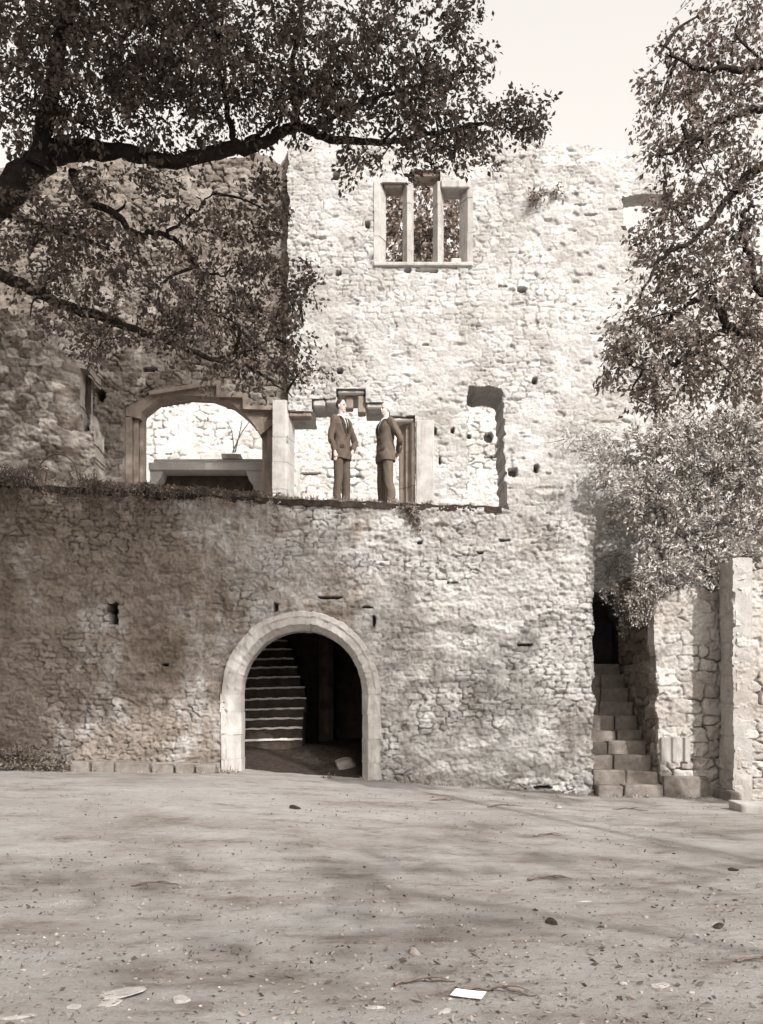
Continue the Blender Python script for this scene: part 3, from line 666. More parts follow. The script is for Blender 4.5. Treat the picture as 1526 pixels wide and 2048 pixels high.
# ------------------------------------------------------------------ trees
def tree(name, label, boughs, clusters, matl, matb, seed, leaf=.08, per=14, trunk=None, group=None, extra=(), clump=.125, droop=.35, limbs=True):
    rs = np.random.default_rng(seed)
    base = trunk[0][0] if trunk else boughs[0][0][0]
    root = empty(name, tuple(base)); tag(root, label, 'tree', group)
    if trunk:
        p, r = smooth_path(*trunk); V, Fc = tube(p, r, 14, wob=.12, seed=seed); np_mesh('trunk', V, [(Fc, True)], matb, root)
    bp = []
    for pts, rad in boughs:
        p, r = smooth_path(pts, rad, 6, .012, rs); V, Fc = tube(p, r, 9, wob=.25, seed=seed+1); np_mesh('bough', V, [(Fc, True)], matb, root); bp.append(p)
    bp = np.concatenate(bp); tw = []; LP, LD, LS = [], [], []
    for c in clusters:
        ctr, rad, n = np.array(c[0]), np.array(c[1]), c[2]
        sc = c[3] if len(c) > 3 else 1
        d = np.linalg.norm(bp-ctr, axis=1)+np.abs(bp[:, 2]-ctr[2])*.2; s = bp[d.argmin()]
        if limbs:
            mid = (s+ctr)/2+rs.normal(0, .12, 3); tw.append(smooth_path([s, mid, ctr], [.022, .014, .008], 4))
        n = int(n*.72); q = rs.normal(0, 1, (n, 3)); q /= np.linalg.norm(q, axis=1)[:, None]; q = ctr+q*(rs.random(n)**.45)[:, None]*rad
        for i, k in enumerate(q):
            out = (k-ctr)/(np.linalg.norm(k-ctr)+1e-6)+rs.normal(0, .5, 3); out[2] -= droop; out /= np.linalg.norm(out)
            L = clump*2*sc*rs.uniform(.6, 1.3)
            if i % 3 == 0: tw.append(smooth_path([k-out*L*rs.uniform(.5, 1.0)+rs.normal(0, .05, 3), k-out*L*.3+rs.normal(0, .02, 3), k+out*L*.6], [.006, .004, .002], 2))
            m = int(per*rs.uniform(.6, 1.4))
            t = rs.random(m)
            pos = k+out*(t-.4)[:, None]*L+rs.normal(0, clump*.38*sc, (m, 3))
            dr = out+rs.normal(0, .75, (m, 3)); dr[:, 2] -= droop
            LP.append(pos); LD.append(dr); LS.append(leaf*sc*rs.uniform(.4, 1.45, m))
    leaf_mesh('crown', np.concatenate(LP), np.concatenate(LD), np.concatenate(LS), matl, root, rs, .25, .58, tw, matb)
    return root
def pl(L, Y, dY=None): 
    n = len(L); return [at(a, b, Y+(dY*i/(n-1) if dY else 0)) for i, (a, b) in enumerate(L)]
def cl(px, py, rx, ry, n, Y, ry_=.7, sc=1):
    k = Y/F; return (tuple(at(px, py, Y)), (rx*k, ry_, ry*k), n, sc)
# big tree at left
TB = [(-5.9, 9.6, 0), (-5.85, 9.6, 2), (-5.75, 9.7, 4.2), (-5.5, 9.8, 6.2), (-5.2, 9.8, 8.5), (-4.9, 9.4, 11), (-4.4, 9.0, 13)]
boughsL = [
    ([(-5.3, 9.8, 7.6), (-5.2, 8, 8.8), (-4.6, 6, 9.4), (-3.4, 4.4, 9.7), (-2.2, 3.2, 9.9)], [.16, .13, .10, .07, .03]),
    ([(-5.3, 9.8, 8), (-4.4, 10.8, 10.5), (-3.0, 11.6, 12), (-1.4, 11.8, 12.8), (.2, 11.9, 12.9)], [.16, .13, .10, .07, .03]),
    (pl([(-215, 560), (-100, 470), (0, 400), (60, 340), (130, 302), (240, 303), (350, 322), (450, 300), (520, 290), (560, 266), (600, 255), (660, 276), (760, 285), (850, 270), (950, 248)], 9.9, .4), [.24, .22, .18, .155, .13, .085, .078, .075, .066, .058, .055, .045, .035, .026, .014]),
    (pl([(70, 335), (95, 230), (112, 120), (140, 0), (160, -200)], 9.9, -.5), [.12, .09, .08, .07, .05]),
    (pl([(145, 340), (165, 392), (230, 430), (270, 465), (330, 470), (370, 500), (400, 540), (450, 552)], 10.0, .5), [.05, .045, .04, .036, .03, .024, .018, .01]),
    (pl([(335, 468), (365, 440), (400, 412), (425, 385)], 10.2, .2), [.022, .016, .012, .007]),
    (pl([(-180, 420), (-60, 520), (60, 575), (130, 610), (250, 650), (350, 690), (430, 720), (490, 730), (540, 760), (585, 795)], 9.8, 1.2), [.09, .075, .062, .055, .045, .036, .028, .02, .014, .007]),
    (pl([(-190, 430), (-80, 395), (0, 420), (60, 445), (150, 465), (220, 500)], 9.6, .3), [.07, .06, .045, .035, .022, .01]),
    (pl([(598, 256), (590, 200), (586, 120), (600, 30), (622, -90)], 10.1, -.3), [.045, .036, .03, .025, .018]),
    (pl([(470, 290), (455, 220), (440, 150), (430, 60)], 10.05, -.4), [.04, .03, .022, .014]),
    (pl([(490, 285), (545, 245), (580, 205), (640, 170)], 10.1, -.3), [.026, .018, .012, .007]),
    (pl([(430, 720), (520, 690), (580, 640), (610, 580)], 10.6, .3), [.016, .012, .009, .005]),
    (pl([(620, 262), (700, 215), (800, 180), (900, 150), (950, 120)], 10.1, .2), [.035, .028, .02, .014, .008]),
]
clL = [cl(130, 60, 260, 170, 330, 9.4, 1.0), cl(400, 60, 230, 150, 330, 9.4, 1.0), cl(640, 70, 190, 140, 200, 9.7, .8), cl(830, 90, 130, 130, 110, 10, .6), cl(930, 110, 55, 90, 26, 10, .4),
       cl(700, 210, 170, 70, 100, 10, .5), cl(870, 225, 130, 70, 80, 10, .5), cl(1000, 240, 95, 50, 44, 10.2, .35), cl(1060, 240, 45, 35, 12, 10.2, .2), cl(900, 300, 100, 40, 40, 10.1, .3), cl(760, 320, 130, 35, 26, 10.2, .3),
       cl(480, 200, 230, 70, 110, 9.8, .7), cl(140, 220, 190, 70, 120, 9.6, .8), cl(300, 250, 160, 45, 50, 9.9, .6),
       cl(90, 430, 170, 90, 80, 9.7, .7), cl(250, 400, 130, 80, 36, 10, .5), cl(390, 420, 130, 75, 34, 10.1, .5), cl(500, 520, 110, 110, 64, 10.4, .5), cl(530, 420, 60, 70, 24, 10.5, .3),
       cl(150, 545, 180, 80, 66, 9.8, .6), cl(320, 570, 150, 80, 56, 10.1, .5), cl(440, 630, 120, 60, 60, 10.4, .4), cl(580, 600, 70, 60, 30, 10.7, .3), cl(610, 560, 35, 50, 10, 10.7, .2),
       cl(330, 680, 150, 50, 34, 10.3, .4), cl(200, 690, 110, 50, 20, 10.2, .4), cl(560, 700, 80, 60, 40, 10.8, .4), cl(610, 740, 55, 45, 18, 10.9, .3), cl(480, 740, 90, 40, 26, 10.7, .3), cl(60, 640, 120, 50, 14, 9.8, .4),
       # unseen upper crown, filled out to shade the left walls and lower leaves
       ((-4.5, 8.2, 10.8), (2.2, 2.0, 1.5), 170, 1.7), ((-2.2, 7.2, 10.9), (2.2, 1.8, 1.3), 170, 1.7), ((-6.0, 7.5, 9.5), (2.0, 2.0, 2.0), 130, 1.7), ((0.1, 7.6, 10.4), (1.4, 1.4, .9), 70, 1.6), ((-7.0, 10.5, 9.0), (1.8, 2.0, 2.2), 90, 1.7), ((-5.2, 9.3, 13.2), (2.4, 2.2, 1.4), 110, 1.8),
       ((-3.2, 11.8, 12.6), (1.6, 1.3, 1.5), 190, 1.8), ((-1.6, 11.8, 12.9), (1.5, 1.2, 1.5), 190, 1.8), ((-4.9, 11.8, 12.2), (1.6, 1.3, 1.8), 150, 1.8), ((-.1, 11.9, 12.7), (1.1, 1.1, 1.2), 120, 1.8), ((-3.0, 11.5, 10.3), (1.6, .9, 1.0), 150, 1.4), ((-5.5, 11.8, 9.5), (1.6, 1.2, 1.6), 150, 1.6),
       ((-5.2, 6, 9.5), (1.6, 1.3, .9), 130, 2.2), ((-3.2, 5.6, 9.3), (1.5, 1.3, .9), 130, 2.2), ((-1.1, 5.6, 9.6), (1.4, 1.2, .9), 120, 2.2), ((-6.6, 4, 9.2), (1.6, 1.4, 1), 120, 2.2), ((-4.2, 3.2, 9.6), (1.5, 1.3, .9), 120, 2.2), ((-2.2, 3.2, 9.8), (1.4, 1.2, .9), 100, 2.2)]
tree('broadleaf_tree', 'large dark tree with heavy horizontal bough reaching across the top from the left', boughsL, clL, M['leafL'], M['bark'], 5, .060, 31, (TB, [.42, .36, .33, .30, .24, .16, .08]))
# right tree
YR = 9.2
TR = [(7.4, 11.2, 0), (7.35, 11.1, 1.8), (7.1, 10.8, 3.6), (6.8, 10.4, 5.4), (6.6, 10.0, 7.2), (6.5, 9.7, 9.5)]
boughsR = [
    (pl([(1960, 800), (1720, 690), (1600, 660), (1526, 668), (1460, 655), (1430, 600), (1380, 605), (1340, 640)], 9.4, -.2), [.13, .10, .08, .06, .045, .032, .024, .012]),
    (pl([(1960, 640), (1660, 570), (1540, 590), (1512, 560), (1500, 510), (1484, 470), (1490, 425), (1510, 410)], 9.3, -.3), [.09, .065, .05, .035, .032, .028, .022, .015]),
    (pl([(1950, 440), (1660, 340), (1560, 330), (1500, 345), (1440, 420), (1380, 480), (1320, 520), (1280, 600)], 9.3, -.3), [.09, .07, .055, .045, .035, .026, .018, .01]),
    (pl([(1940, 330), (1660, 235), (1540, 215), (1450, 240), (1380, 290), (1320, 310)], 9.2, -.2), [.07, .055, .04, .03, .02, .01]),
    (pl([(1930, 220), (1660, 125), (1540, 130), (1450, 140), (1380, 130), (1320, 90)], 9.2, -.2), [.06, .05, .04, .03, .02, .008]),
    (pl([(1460, 655), (1400, 690), (1330, 740), (1260, 730)], 9.3, -.2), [.04, .03, .018, .008]),
]
clR = [cl(1440, 110, 110, 80, 60, YR, .4), cl(1330, 120, 55, 75, 20, YR, .3), cl(1310, 200, 45, 40, 10, YR, .25), cl(1490, 30, 60, 50, 22, YR, .4), cl(1370, 240, 80, 50, 26, YR, .35), cl(1350, 290, 70, 40, 22, YR, .3), cl(1470, 210, 90, 70, 40, YR, .4), cl(1400, 30, 40, 30, 6, YR, .2),
       cl(1410, 340, 100, 70, 56, YR, .4), cl(1500, 330, 60, 90, 30, YR, .4), cl(1350, 420, 60, 60, 30, YR, .3), cl(1460, 480, 100, 70, 40, YR, .4), cl(1330, 520, 70, 70, 46, YR, .35), cl(1420, 560, 110, 60, 62, YR, .45),
       cl(1290, 640, 75, 50, 44, YR, .35), cl(1400, 680, 120, 70, 90, YR, .5), cl(1500, 620, 60, 100, 46, YR, .5), cl(1250, 710, 55, 50, 28, YR, .3), cl(1330, 760, 100, 40, 46, YR, .4), cl(1470, 760, 80, 40, 36, YR, .4), cl(1275, 790, 50, 25, 9, YR, .2), cl(1310, 820, 22, 25, 6, YR, .15),
       ((5.4, 9.0, 5.5), (1.2, 1.3, 1.2), 90, 1.6), ((5.2, 8.8, 7.4), (1.2, 1.4, .8), 80, 1.6), ((7.0, 9.0, 6.3), (1.2, 1.3, 1.6), 80, 1.6)]
tree('broadleaf_tree', 'lighter leafy tree at the right edge whose open branches show the sky', boughsR, clR, M['leafR'], M['bark'], 9, .060, 25, (TR, [.30, .25, .21, .17, .12, .05]))
# tree behind the wall, seen through the three-light window
tree('background_tree', 'bushy tree growing behind the tall wall, seen only through its three-light window', [([(1.6, 31, 0), (1.5, 31, 8), (1.3, 31, 14), (1.2, 31, 18)], [.4, .35, .25, .08])],
     [cl(850, 480, 130, 60, 200, 30.5, 1.2, 2.1), cl(850, 400, 120, 50, 120, 30.5, 1.2, 2.1), cl(850, 540, 110, 50, 90, 30.5, 1.0, 2.1)], M['leafB'], M['bark2'], 15, .10, 12, [[(1.6, 31, 0), (1.5, 31, 7), (1.3, 31, 13)], [.4, .36, .28]])
# unseen tree behind the viewpoint: shades the ground and the terrace wall
tree('unseen_tree', 'broad unseen tree behind the viewpoint, there to throw dappled shade on the bare earth and terrace wall', [([(11, -4.5, 0), (10.4, -4, 3), (8.4, -2.6, 5.5), (5.0, -.8, 7.5)], [.16, .11, .06, .03]), ([(10.4, -4, 3), (9.6, -1.5, 6), (8.0, 1.2, 8)], [.11, .07, .03]), ([(9.6, -1.5, 6), (8.2, 1.2, 9.3), (5.2, 4.2, 11.6), (2.6, 4.9, 12.4), (.4, 5.0, 12.2)], [.08, .065, .05, .04, .02])],
     [((6.6, .3, 8.2), (1.5, 1.0, .9), 34, 1.8), ((4.6, -.8, 8.0), (1.5, .8, .8), 36, 1.8), ((2.4, -1.4, 8.3), (1.5, .7, .8), 30, 1.8), ((8.6, 1.2, 8.6), (1.2, 1.2, 1.0), 24, 1.8), ((5.6, -3.2, 8.4), (2.4, .8, .9), 36, 1.8), ((9.2, -2.0, 8.8), (1.6, 1.5, 1.0), 60, 1.8),
      ((.4, 5, 12.4), (1.0, .9, 1.7), 260, 1.9), ((1.8, 5, 12.6), (1.1, .9, 1.7), 270, 1.9), ((3.2, 5, 12.7), (1.1, .9, 1.7), 270, 1.9), ((4.4, 5, 12.9), (.8, .9, 1.5), 110, 1.9), ((-1.0, 5, 12.6), (1.0, .9, 1.6), 230, 1.9)],  # high crown added out of view to shade the terrace wall
     M['leafR'], M['bark'], 19, .09, 12, [[(11, -4.5, 0), (10.8, -4.4, 1.6), (10.4, -4, 3.2)], [.42, .36, .32]])

ct = lambda x, y, h, n, lab, sd: tree('unseen_tree', lab, [([(x, y, 0), (x+.2, y, h*.35), (x, y+.2, h*.7), (x, y, h*.9)], [.45, .35, .2, .08])],
    [((x, y, h*.62), (2.6, 2.6, h*.36), n, 4.0), ((x+.3, y, h*.3), (2.2, 2.4, h*.2), n//3, 4.0)], M['leafL'], M['bark'], sd, .066, 13, [[(x, y, 0), (x+.1, y, h*.2), (x+.2, y, h*.36)], [.5, .42, .36]])  # dark trees added out of view to cut the skylight
for i, (x, y, h, n, lab) in enumerate([(-10.5, 11.5, 15, 240, 'unseen tall dark tree left of the terrace, added to block skylight'), (-10, 5.5, 17, 240, 'unseen tall dark tree added at the left side to block skylight'), (-9.5, -.5, 16, 240, 'unseen tall dark tree added on the left, level with the viewpoint'), (-6.5, -6.5, 14, 220, 'unseen dark tree added behind the viewpoint to the left'),
    (-1, -10, 12, 200, 'unseen dark tree added straight behind the viewpoint'), (4.5, -12, 11, 200, 'unseen dark tree added far behind the viewpoint to the right'), (11.5, 3.5, 7, 160, 'unseen lower bushy tree added at the right side to block skylight')]): ct(x, y, h, n, lab, 60+i)

# ------------------------------------------------------------------ shrubs, creepers, weeds
def shrub(name, label, cat, clusters, matl, seed, leaf, per, clump, stems=(), droop=.2):
    rs = np.random.default_rng(seed)
    base = stems[0][0][0] if stems else clusters[0][0]
    root = empty(name, tuple(base)); tag(root, label, cat)
    LP, LD, LS, tw = [], [], [], []
    for s in stems: tw.append(smooth_path(s[0], s[1], 4, .01, rs))
    for c in clusters:
        ctr, rad, n = np.array(c[0]), np.array(c[1]), c[2]
        q = rs.normal(0, 1, (n, 3)); q /= np.linalg.norm(q, axis=1)[:, None]; q = ctr+q*(rs.random(n)**.5)[:, None]*rad
        for i, k in enumerate(q):
            out = (k-ctr)/(rad+1e-6)+rs.normal(0, .6, 3); out[2] -= droop; out /= np.linalg.norm(out)
            L = clump*2*rs.uniform(.6, 1.4)
            if i % 3 == 0: tw.append(smooth_path([k-out*L*1.6+rs.normal(0, .04, 3), k-out*L*.4, k+out*L*.5], [.006, .004, .002], 2))
            m = max(2, int(per*rs.uniform(.6, 1.4)))
            LP.append(k+out*(rs.random(m)-.4)[:, None]*L+rs.normal(0, clump*.35, (m, 3))); d = out+rs.normal(0, .7, (m, 3)); d[:, 2] -= droop; LD.append(d); LS.append(leaf*rs.uniform(.6, 1.4, m))
    leaf_mesh('foliage', np.concatenate(LP), np.concatenate(LD), np.concatenate(LS), matl, root, rs, .25, .5, tw, M['stem'])
    return root
shrub('shrub', 'sunlit pale shrub spreading over the top of the coarse block wall at right', 'shrub',
      [cl(1430, 930, 120, 90, 210, 15.9, .6), cl(1340, 1000, 110, 80, 170, 15.9, .5), cl(1480, 1040, 90, 80, 130, 15.7, .5), cl(1380, 1090, 110, 50, 120, 15.6, .4), cl(1250, 920, 90, 60, 60, 16.6, .5), cl(1280, 1000, 60, 60, 50, 16.3, .4),
       cl(1330, 1140, 70, 35, 50, 15.2, .3), cl(1420, 1150, 70, 35, 46, 15.1, .3), cl(1400, 860, 110, 30, 40, 16.2, .4), cl(1510, 900, 60, 80, 80, 15.8, .5), cl(1480, 840, 70, 40, 50, 15.9, .4), cl(1330, 890, 70, 40, 50, 16.2, .4), cl(1490, 1110, 60, 30, 40, 15.2, .3), cl(1560, 980, 60, 120, 60, 15.8, .5)],
      M['leafP'], 25, .085, 22, .11, [([(5.4, 15.9, 3.0), (5.3, 15.9, 4.2), (5.6, 15.9, 5.4)], [.05, .03, .015]), ([(5.4, 15.9, 3.0), (4.9, 15.8, 4.2), (4.4, 15.8, 5.0)], [.04, .025, .012]), ([(5.6, 15.9, 3.0), (6.2, 15.9, 4.2), (6.6, 15.9, 5.4)], [.04, .025, .012])])
shrub('trailing_plant', 'small-leaved plant trailing over the wall corner above the narrow stair', 'plant', [cl(1290, 1190, 35, 35, 60, 14.95, .12), cl(1320, 1175, 50, 20, 40, 14.9, .1), cl(1275, 1225, 18, 28, 24, 15.1, .12), cl(1235, 1190, 40, 26, 44, 16.6, .15), cl(1250, 1240, 20, 36, 24, 16.4, .15)], M['leafP'], 27, .05, 11, .07, droop=.5)
shrub('creeper', 'thin creeper of small leaves spread over the pale wall between niche and shrub', 'creeper', [cl(1170, 880, 80, 40, 60, 17.42, .04), cl(1210, 950, 60, 60, 70, 17.42, .05), cl(1240, 1050, 50, 70, 70, 17.42, .06), cl(1230, 1130, 45, 40, 70, 17.4, .08)], M['leafP'], 29, .04, 7, .08)
shrub('wall_weed', 'dry bushy weed rooted in the pale wall right of the three-light window', 'plant', [cl(1075, 392, 22, 18, 26, 17.35, .1), cl(1110, 385, 30, 6, 12, 17.4, .05)], M['leafB'], 31, .06, 9, .07)
shrub('wall_weed', 'dark weed hanging from the terrace edge right of the men', 'plant', [cl(815, 1018, 30, 9, 26, 14.93, .06), cl(832, 1042, 14, 18, 20, 14.93, .05)], M['dry'], 33, .05, 8, .05, droop=.6)
# creeper tangle along the left part of the terrace edge
def tangle(name, label, px0, px1, n, seed, down=75, upw=35):
    rs = np.random.default_rng(seed); tw = []; LP, LD = [], []
    root = empty(name, tuple(at((px0+px1)/2, 975, 14.9))); tag(root, label, 'creeper')
    for i in range(n):
        a = rs.uniform(px0, px1); dens = 1 if a < 420 else .45
        Y = 14.93-rs.random()*.08; p0 = np.array([wx(a, Y), Y+.15, float(ztop(wx(a, Y)))+.03])
        if rs.random() > dens*(.12+1.15*float(sst(.35, .62, vnoise(np.array(a/38.), np.array(3.), 141)))): continue
        up_ = rs.uniform(2, upw)/120*dens*(1 if a < 190 else .35); dn = (6+down*rs.random()**2.5)/120*dens; dx = rs.normal(0, .32)
        p1 = p0+[dx*.3, -.12, up_]; p2 = p0+[dx*.7, -.24-.1*rs.random(), up_*.3]; p3 = p0+[dx, -.2-.06*rs.random(), -dn]
        s = smooth_path([p0, p1, p2, p3], [.007, .006, .005, .002], 4, .01, rs); tw.append(s)
        m = int(rs.integers(6, 16)); k = rs.integers(3, len(s[0]), m)
        LP.append(s[0][k]+rs.normal(0, .02, (m, 3))); d = rs.normal(0, 1, (m, 3)); d[:, 2] -= .8; LD.append(d)
    tubes_mesh('stems', tw, M['stem'], root, 4)
    LP = np.concatenate(LP); leaf_mesh('foliage', LP, np.concatenate(LD), rs.uniform(.03, .075, len(LP)), M['dry'], root, rs)
tangle('creeper', 'dry dark creeper tangled along the left terrace edge and hanging down the wall', -80, 570, 420, 35)
def blades(name, spots, seed, label=None, cat=None, kind=None, mat='grass', hh=.14, nb=16, parent=None):
    rs = np.random.default_rng(seed); V, Fq, tn = [], [], []
    for (x, y, z, s) in spots:
        for b in range(int(nb*rs.uniform(.6, 1.4))):
            p = np.array([x, y, z])+rs.normal(0, .05*s, 3)*[1, .6, 0]; d = rs.normal(0, .5, 3); d[2] = 1; d /= np.linalg.norm(d); L = hh*s*rs.uniform(.5, 1.3)
            sd = np.cross(d, [rs.normal(), rs.normal(), .1]); sd /= np.linalg.norm(sd)+1e-6; wd = .004+.004*rs.random()
            tip = p+d*L+np.array([d[0], d[1], -.5])*L*.35; mid = p+d*L*.6
            i = len(V); V += [p-sd*wd, p+sd*wd, mid+sd*wd*.8, mid-sd*wd*.8, tip]; Fq += [(i, i+1, i+2), (i, i+2, i+3), (i+3, i+2, i+4)]; tn += [rs.random()]*5
    o = np_mesh(name, np.array(V), [(np.array(Fq), False)], M[mat], parent, {'tone': np.array(tn)})
    tag(o, label, cat, None, kind); return o
rs = np.random.default_rng(3)
sp1 = [(x, 15.0+rs.uniform(-.02, .25), float(ztop(x))+.03, rs.uniform(.4, 1.0)*(1 if x < 0 else .6)) for x in rs.uniform(-6.3, 2.0, 170)]
blades('grass', sp1, 4, 'dry grass growing along the terrace edge', 'grass', 'stuff')
sp2 = []
for x in rs.uniform(-6.5, 8, 220):
    if -1.35-.9 < x < -.3: continue
    y = 14.9 if x < 3.6 else 14.68
    y = 14.15 if x > 5.5 else y
    if x < -2.8: y = rs.uniform(14.2, 14.9)
    sp2.append((x, y-rs.random()*.12, float(gz(x, y))+(.1 if x < -2.8 and y > 14.5 else 0), rs.uniform(.3, .8)))
blades('grass', sp2, 5, 'short dry weeds along the foot of the walls', 'grass', 'stuff', hh=.11, nb=7)
shrub('weed_clump', 'low dark weed clump at the bottom left against the terrace foot', 'plant', [cl(30, 1515, 70, 22, 90, 14.3, .2), cl(90, 1530, 50, 12, 40, 14.2, .15)], M['dry'], 37, .07, 9, .08)
shrub('weed_clump', 'small flattened weed clump on the ground at the left foot of the doorway', 'plant', [cl(445, 1553, 26, 8, 24, 14.5, .12)], M['dry'], 39, .05, 8, .05)
shrub('weed_clump', 'tiny weed clump on the threshold before the right doorway jamb', 'plant', [cl(655, 1558, 12, 6, 12, 14.75, .06)], M['dry'], 41, .05, 8, .04)
# wire hoop on the terrace at left
hp = [at(115+40*math.cos(a), 952-44*math.sin(a), 15.25) for a in np.linspace(0, math.pi, 16)]
V, Fc = tube(hp, .012, 6); o = np_mesh('wire_hoop', V, [(Fc, True)], M['wire']); tag(o, 'thin bent wire hoop standing in the creeper before the broken wall stump', 'hoop')

# ------------------------------------------------------------------ litter on the ground
rs = np.random.default_rng(12)
def groundpt(px, py):
    z = 0.0
    for _ in range(5):
        Y = (EYE-z)*F/(py-HY); x = wx(px, Y); z = float(gz(x, Y))
    return x, Y, z
n = 5200
py = 1590+(2070-1590)*rs.random(n)**1.25; px = rs.uniform(-30, 1560, n)
pts = np.array([groundpt(a, b) for a, b in zip(px, py)])
keep = (pts[:, 1] < 14.6) & (fbm(pts[:, 0]*.8, pts[:, 1]*.8, 33, 3)+.25*rs.random(n) > .53-.05*sst(9, 5, pts[:, 1])); pts = pts[keep]; n = len(pts)
d = rs.normal(0, 1, (n, 3)); d[:, 2] = np.abs(d[:, 2])*.22
pts[:, 2] += .006
o = leaf_mesh('leaf_litter', pts, d, rs.uniform(.012, .05, n)*(.6+.8*rs.random(n)**3), M['litter'], None, rs, .2, .55); tag(o, 'scattered dry leaves lying on the bare earth', 'leaves', None, 'stuff')
Vs, Fs, b = [], [], 0
bm = bmesh.new(); bmesh.ops.create_icosphere(bm, subdivisions=1, radius=1); IV = np.array([v.co[:] for v in bm.verts]); IF = np.array([[v.index for v in f.verts] for f in bm.faces]); bm.free()
for i in range(300):
    x, y, z = groundpt(rs.uniform(-30, 1560), 1592+470*rs.random()**1.1)
    if y > 14.6: continue
    r = rs.uniform(.003, .014)*(1 if rs.random() < .92 else 1.8)
    Vs.append(IV*(1+rs.normal(0, .18, (len(IV), 1)))*r*[1.2, 1, .6]+[x, y, z+r*.2]); Fs.append(IF+b); b += len(IV)
o = np_mesh('pebbles', np.concatenate(Vs), [(np.concatenate(Fs), True)], M['pebble']); tag(o, 'small pebbles strewn over the bare earth', 'pebbles', None, 'stuff')
# sheet of paper
x, y, z = groundpt(937, 1993)
bm = bmesh.new(); sheet(bm, -.085, .085, -.06, .06, lambda a, b: .012+.25*a*a+.1*a*b, .002, 8, 6); o = bm_obj('paper', bm, M['paper']); o.location = (x, y, z+.004); o.rotation_euler = (0, 0, -.35); tag(o, 'small white sheet of paper lying on the earth in the foreground', 'paper')
# pale flat stones and dark stones
for q, (a, b_, r, m_, lb) in enumerate([(232, 1986, .14, 'palest', 'large flat pale stone sunk in the earth at lower left'), (220, 2008, .06, 'palest', 'small flat pale stone just below the large flat one'), (150, 2012, .05, 'palest', 'small flat pale stone at the lower left corner area'),
    (365, 2001, .07, 'palest', 'flat pale stone right of the large flat one'), (745, 2014, .07, 'palest', 'round pale stone at the bottom edge near the middle'), (40, 2035, .08, 'palest', 'pale stone in the bottom left corner'), (890, 2024, .045, 'palest', 'small pale stone below and left of the paper'),
    (1103, 1846, .055, 'soil', 'black lump on the bright earth at right of centre'), (592, 1619, .09, 'soil', 'black crumpled lump on the earth before the doorway'), (1466, 1741, .05, 'soil', 'small black lump on the pale earth near the right edge'), (1437, 1855, .05, 'soil', 'small dark lump at the right, lower than its neighbour'),
    (1114, 1616, .10, 'pebble', 'grey stone on the earth before the right end of the terrace'), (828, 1906, .06, 'pebble', 'grey-brown stone on the earth below the middle'), (1164, 1802, .06, 'palest', 'flat pale stone in the middle of the earth at right'), (1323, 1972, .07, 'palest', 'pale stone lying low at right foreground'), (1383, 1601, .07, 'palest', 'pale stone at the foot of the coarse block wall')]):
    x, y, z = groundpt(a, b_); rock('loose_stone', (x, y, z+(-.25*r*.16 if m_ == 'palest' else r*.06)), r, M[m_], lb, sq=(1.2, .8, .16 if m_ == 'palest' else .5), seed=q+40, ang=q*.7)
for q, (a, b_, L, ang, lb) in enumerate([(1095, 1674, .32, 0, 'straight grey twig on the earth at right of centre'), (1010, 1615, .5, .15, 'dark twig on the earth before the terrace end, beside the grey stone'), (1260, 1622, .5, -.2, 'dark twig on the earth in front of the narrow stair'), (885, 1603, .35, 0, 'short thick twig by the terrace foot, right of the doorway'), (1100, 1761, .4, .1, 'pale thin twig on the open earth at right'), (310, 1773, .4, .05, 'thin brown twig on the shaded earth at left'), (1515, 1927, .25, -.1, 'dark forked twig at the right edge of the foreground'), (850, 1970, .35, .2, 'brown twig to the left above the paper'), (1000, 1988, .4, -.25, 'brown twig to the right of the paper')]):
    x, y, z = groundpt(a, b_); p = [Vector((x-L/2*math.cos(ang), y-L/2*math.sin(ang), z+.015)), Vector((x, y+.03, z+.03)), Vector((x+L/2*math.cos(ang), y+L/2*math.sin(ang), z+.012))]
    fk = [p[1], p[1]+Vector((.08, -.05, .02)), p[1]+Vector((.15, -.08, .005))]
    o = tubes_mesh('twig', [smooth_path(p, [.011, .009, .004], 4, .006, rs), smooth_path(fk, [.006, .004, .002], 3)], M['stem'] if q != 4 else M['bark2'], None, 5); tag(o, lb, 'twig')

# ------------------------------------------------------------------ people
def eval_remesh(parts, voxel, smooth=6):
    """parts: list of (V, F) closed shells -> one continuous skin"""
    bm = bmesh.new()
    for V, Fc in parts:
        vv = [bm.verts.new(v) for v in V]
        for f in Fc:
            try: bm.faces.new([vv[i] for i in f])
            except ValueError: pass
    bmesh.ops.holes_fill(bm, edges=[e for e in bm.edges if e.is_boundary], sides=0)
    bmesh.ops.recalc_face_normals(bm, faces=bm.faces)
    me = bpy.data.meshes.new('tmp'); bm.to_mesh(me); bm.free()
    o = bpy.data.objects.new('tmp', me); COL.objects.link(o)
    md = o.modifiers.new('r', 'REMESH'); md.mode = 'VOXEL'; md.voxel_size = voxel
    if smooth: sm = o.modifiers.new('s', 'SMOOTH'); sm.factor = .5; sm.iterations = smooth
    dg = bpy.context.evaluated_depsgraph_get(); out = bpy.data.meshes.new_from_object(o.evaluated_get(dg))
    bpy.data.objects.remove(o); bpy.data.meshes.remove(me)
    for p in out.polygons: p.use_smooth = True
    return out
